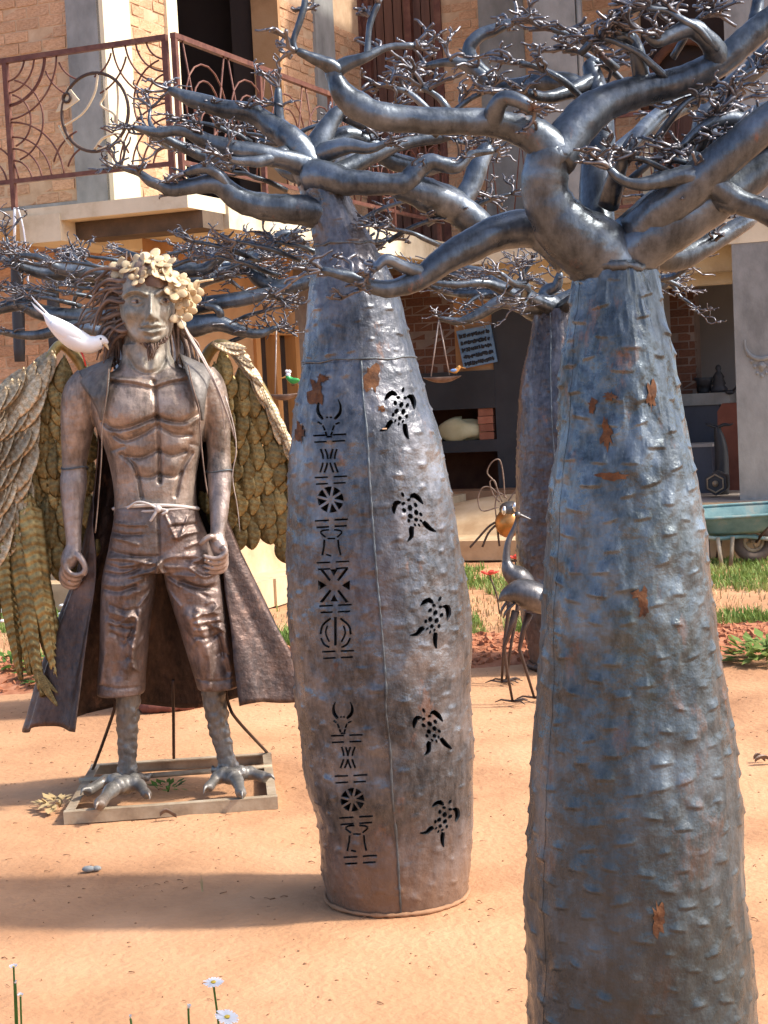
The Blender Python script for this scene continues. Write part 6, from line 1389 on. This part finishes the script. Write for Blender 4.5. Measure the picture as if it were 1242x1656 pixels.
# rubble bed
V = []; F = []
for _ in range(7500):
    x, y = uni(-3.2, 3.4), uni(8.55, 9.62)
    if (y < 8.8 or y > 9.5) and rnd() < .5: continue
    s_ = uni(.007, .020) * (1.6 if rnd() < .12 else 1); R = Matrix.Rotation(uni(0, 6), 3, Vector((rnd(), rnd(), rnd() + .01)).normalized()); b = len(V); hb = .05 * max(0, 1 - abs(y - 9.05) / .6)
    c = Vector((x, y, float(hground(x, y)) + hb + s_ * .25)); pts = [R @ Vector((i * s_ * uni(.6, 1.2), j * s_ * uni(.5, 1), k * s_ * uni(.4, .8))) + c for i in (-1, 1) for j in (-1, 1) for k in (-1, 1)]
    V += [tuple(p_) for p_ in pts]; F += [tuple(b + i for i in q) for q in ((0, 1, 3, 2), (4, 6, 7, 5), (0, 4, 5, 1), (2, 3, 7, 6), (0, 2, 6, 4), (1, 5, 7, 3))]
tag(obj('rubble_bed', (V, F), M_rubble, None, (0, 9, 0), smooth=False, kind='stuff'), 'bed of broken red brick rubble behind the sandy yard', 'rubble')
def sheet(name, x0, x1, y0, y1, hz, m):
    return obj(name, grid(lambda a, b: np.array([x0 + (x1 - x0) * a, y0 + (y1 - y0) * b + .06 * math.sin(a * 40) * (b - .5), float(hground(x0 + (x1 - x0) * a, y0 + (y1 - y0) * b)) + hz * math.sin(b * pi) - .006 + .012 * (0 < b < 1)]), 90, 9), m)
o = sheet('soil_bed', -3.3, 3.5, 8.5, 9.66, .05, M_rubble); o['kind'] = 'structure'
def leafy(name, label, cat, c, n, size, spread, h, m=M_leaf):
    t = thing(name, label, cat, c); L = []
    for _ in range(n):
        a = uni(0, 2 * pi); r = spread * math.sqrt(rnd()); p_ = np.array(c) + np.array([r * math.cos(a), r * math.sin(a), h * rnd() * (1 - .6 * r / spread) + .01]); e = unit(np.array([math.cos(a + uni(-.8, .8)), math.sin(a + uni(-.8, .8)), uni(-.1, .9)])); s_ = unit(np.cross(e, Z_)); l = size * uni(.6, 1.3); k = l * .24; nn = np.cross(s_, e)
        L.append(([p_, p_ + e * l * .45 + s_ * k - nn * k * .3, p_ + e * l - Z_ * l * .2, p_ + e * l * .45 - s_ * k - nn * k * .3], [(0, 1, 2, 3)]))
    obj('foliage', join(*L), m, t)
    obj('stem', join(*[tube([np.array(c), np.array(c) + np.array([uni(-.3, .3) * spread, uni(-.3, .3) * spread, h * .8])], .004, 5) for _ in range(4)]), m, t); return t
leafy('leafy_plant', 'bushy green plant in the rubble bed left of the middle baobab', 'plant', G(452, 1085), 90, .09, .16, .14)
leafy('leafy_plant', 'low green plant behind the left side of the long coat', 'plant', G(118, 1098), 110, .10, .24, .16)
leafy('leafy_plant', 'low green plant behind the long wing feathers at the left edge', 'plant', G(20, 1090), 90, .09, .2, .14)
leafy('grass_tuft', 'bright green tuft at the right edge of the rubble bed', 'plant', G(1240, 1068), 160, .10, .17, .13, M_grass)
leafy('weed', 'small green weed growing inside the iron base frame of the statue', 'weed', G(272, 1280), 22, .045, .05, .03)
leafy('dry_weed', 'pale dry weed at the left corner of the iron base frame', 'weed', G(96, 1305), 40, .05, .06, .03, M_straw)
def tuft(label, u, v, n, h):
    c = G(u, v); V = []; F = []
    for _ in range(n):
        a = uni(0, 6.28); e = np.array([math.cos(a) * uni(.1, .5), math.sin(a) * .3, 1]) * h * uni(.6, 1); w = .003; b = len(V); V += [c + np.array([-w, 0, -.01]), c + np.array([w, 0, -.01]), c + e]; F.append((b, b + 1, b + 2))
    tag(obj('grass_sprout', (V, F), M_straw, None, c), label, 'weed')
tuft('single pale grass sprout in the sand left of the middle baobab', 327, 1437, 5, .05)
# white ground flowers near the steps
V = []
for _ in range(70):
    x, y = uni(-3.0, -1.5), uni(10.5, 11.7)
    e = ball((x, y, uni(.06, .12)), (.024, .024, .010), nu=7, nv=4); V.append(e)
tag(obj('white_groundcover', join(*V), M_petal, None, (-2.3, 11, 0), kind='stuff'), 'scatter of small white flowers in the lawn behind the statue', 'flowers')
# loose bits on the sand
L = []
for _ in range(1500):
    x, y = uni(-2.2, 2.4), uni(3.6, 8.4); z = float(hground(x, y))
    if rnd() < .55:
        L.append(ball((x, y, z), np.array([uni(.0015, .007), uni(.0015, .006), uni(.001, .004)]), nu=6, nv=4))
    else:
        a = uni(0, 3.1); l = uni(.006, .028); L.append(tube([(x, y, z + .003), (x + l * math.cos(a) * .5, y + l * math.sin(a) * .5, z + uni(.003, .007)), (x + l * math.cos(a), y + l * math.sin(a), z + .003)], uni(.0008, .0018), 4))
tag(obj('sand_debris', join(*L), M_bench, None, (0, 5, 0), kind='stuff'), 'tiny stones and twigs scattered over the sandy yard', 'debris')
c = G(143, 1407); simple('stone', join(ball(c + np.array([0, 0, .004]), (.022, .014, .010), nu=9, nv=6), ball(c + np.array([.026, .004, .003]), (.016, .012, .009), nu=9, nv=6)), M_conc, 'small grey stone on the sand below the iron base frame', 'stone')
def dead_leaf(u, v, l, label):
    c = G(u, v, .008); e = unit(np.array([1, .25, 0])); s_ = np.array([-.25, 1, 0])
    simple('dead_leaf', grid(lambda a, b: c + e * l * (a - .5) + s_ * l * .28 * (b - .5) * math.sin(pi * (.06 + .88 * a)) + Z_ * (.012 * math.sin(a * pi * 1.4) + .014 * (b - .5) ** 2 * 4), 9, 5), M_hair, label, 'leaf')
dead_leaf(1238, 1231, .09, 'curled brown leaf on the sand at the right edge')
dead_leaf(272, 1319, .06, 'curled brown leaf lying before the iron base frame')
dead_leaf(1228, 1228, .05, 'smaller brown leaf left of the curled leaf at the right edge')
# daisies in the foreground
def daisy(t, c, r, up, n=20, closed=0.0):
    up = unit(np.array(up, float)); a = unit(np.cross(up, [1, .2, 0])); b = np.cross(up, a); L = []
    for k in range(n):
        t_ = 2 * pi * k / n + uni(-.05, .05); e = a * math.cos(t_) + b * math.sin(t_); f_ = np.cross(up, e); rr_ = r * uni(.88, 1.05); el = unit(e * (1 - closed) + up * (closed + uni(.02, .22))); w = r * .15
        p0 = c + e * r * .18; L.append(([p0 - f_ * w * .5, p0 + el * rr_ * .45 - f_ * w, p0 + el * rr_ * .85 - f_ * w * .6 - up * .001, p0 + el * rr_ * .85 + f_ * w * .6 - up * .001, p0 + el * rr_ * .45 + f_ * w, p0 + f_ * w * .5], [(0, 1, 2, 3, 4, 5)]))
    hd_ = obj('flower_head', join(*L), M_petal, t); obj('flower_eye', ball(c + up * .002, (r * .26, r * .26, r * .12)), M_yolk, hd_)
def daisy_thing(label, u, v, Y, r, up, base_dx=0.0, closed=0.0, mid=None):
    c = P(u, v, Y); g_ = np.array([c[0] + base_dx, Y, float(hground(c[0], Y))]); t = thing('daisy', label, 'flower', g_, 'daisies in the foreground')
    obj('stem', tube(crv([g_, (g_ + c) / 2 + np.array([.006, 0, 0]), c - np.array(unit(up)) * .003], 5), .0026, 6), M_leaf, t); obj('calyx', ball(c - np.array(unit(up)) * .003, (r * .26, r * .26, r * .22)), M_leaf, t)
    daisy(t, c, r, up, closed=closed); return t
daisy_thing('tallest open white daisy at the bottom edge, on an upright stem', 345, 1589, 3.5, .023, (.05, -.15, 1))
daisy_thing('widest open white daisy low at the bottom edge, tilted to the right', 367, 1645, 3.4, .026, (.25, -.3, 1))
daisy_thing('half closed white daisy bud left of the tall open daisy', 305, 1630, 3.45, .011, (.25, -.1, 1), -.02, .75)
daisy_thing('small closed white daisy bud standing alone at the bottom edge', 211, 1646, 3.45, .009, (0, -.1, 1), 0, .85)
pc = P(20, 1690, 3.5); pc[2] = float(hground(pc[0], 3.5))
dp = leafy('daisy_plant', 'leafy daisy plant with three small white flowers in the bottom left corner', 'plant', pc, 60, .045, .07, .14)
for u, v, r, cl in ((22, 1564, .011, .3), (25, 1590, .009, .75), (33, 1611, .010, .5)):
    c = P(u, v, 3.5); obj('stem', tube(crv([pc + np.array([uni(-.01, .01), 0, .02]), (pc + c) / 2 + np.array([uni(-.01, .01), 0, 0]), c], 4), .0024, 5), M_leaf, dp); daisy(dp, c, r, (uni(-.2, .2), -.2, 1), 14, cl)
bpy.data.scenes.remove(_TMP)
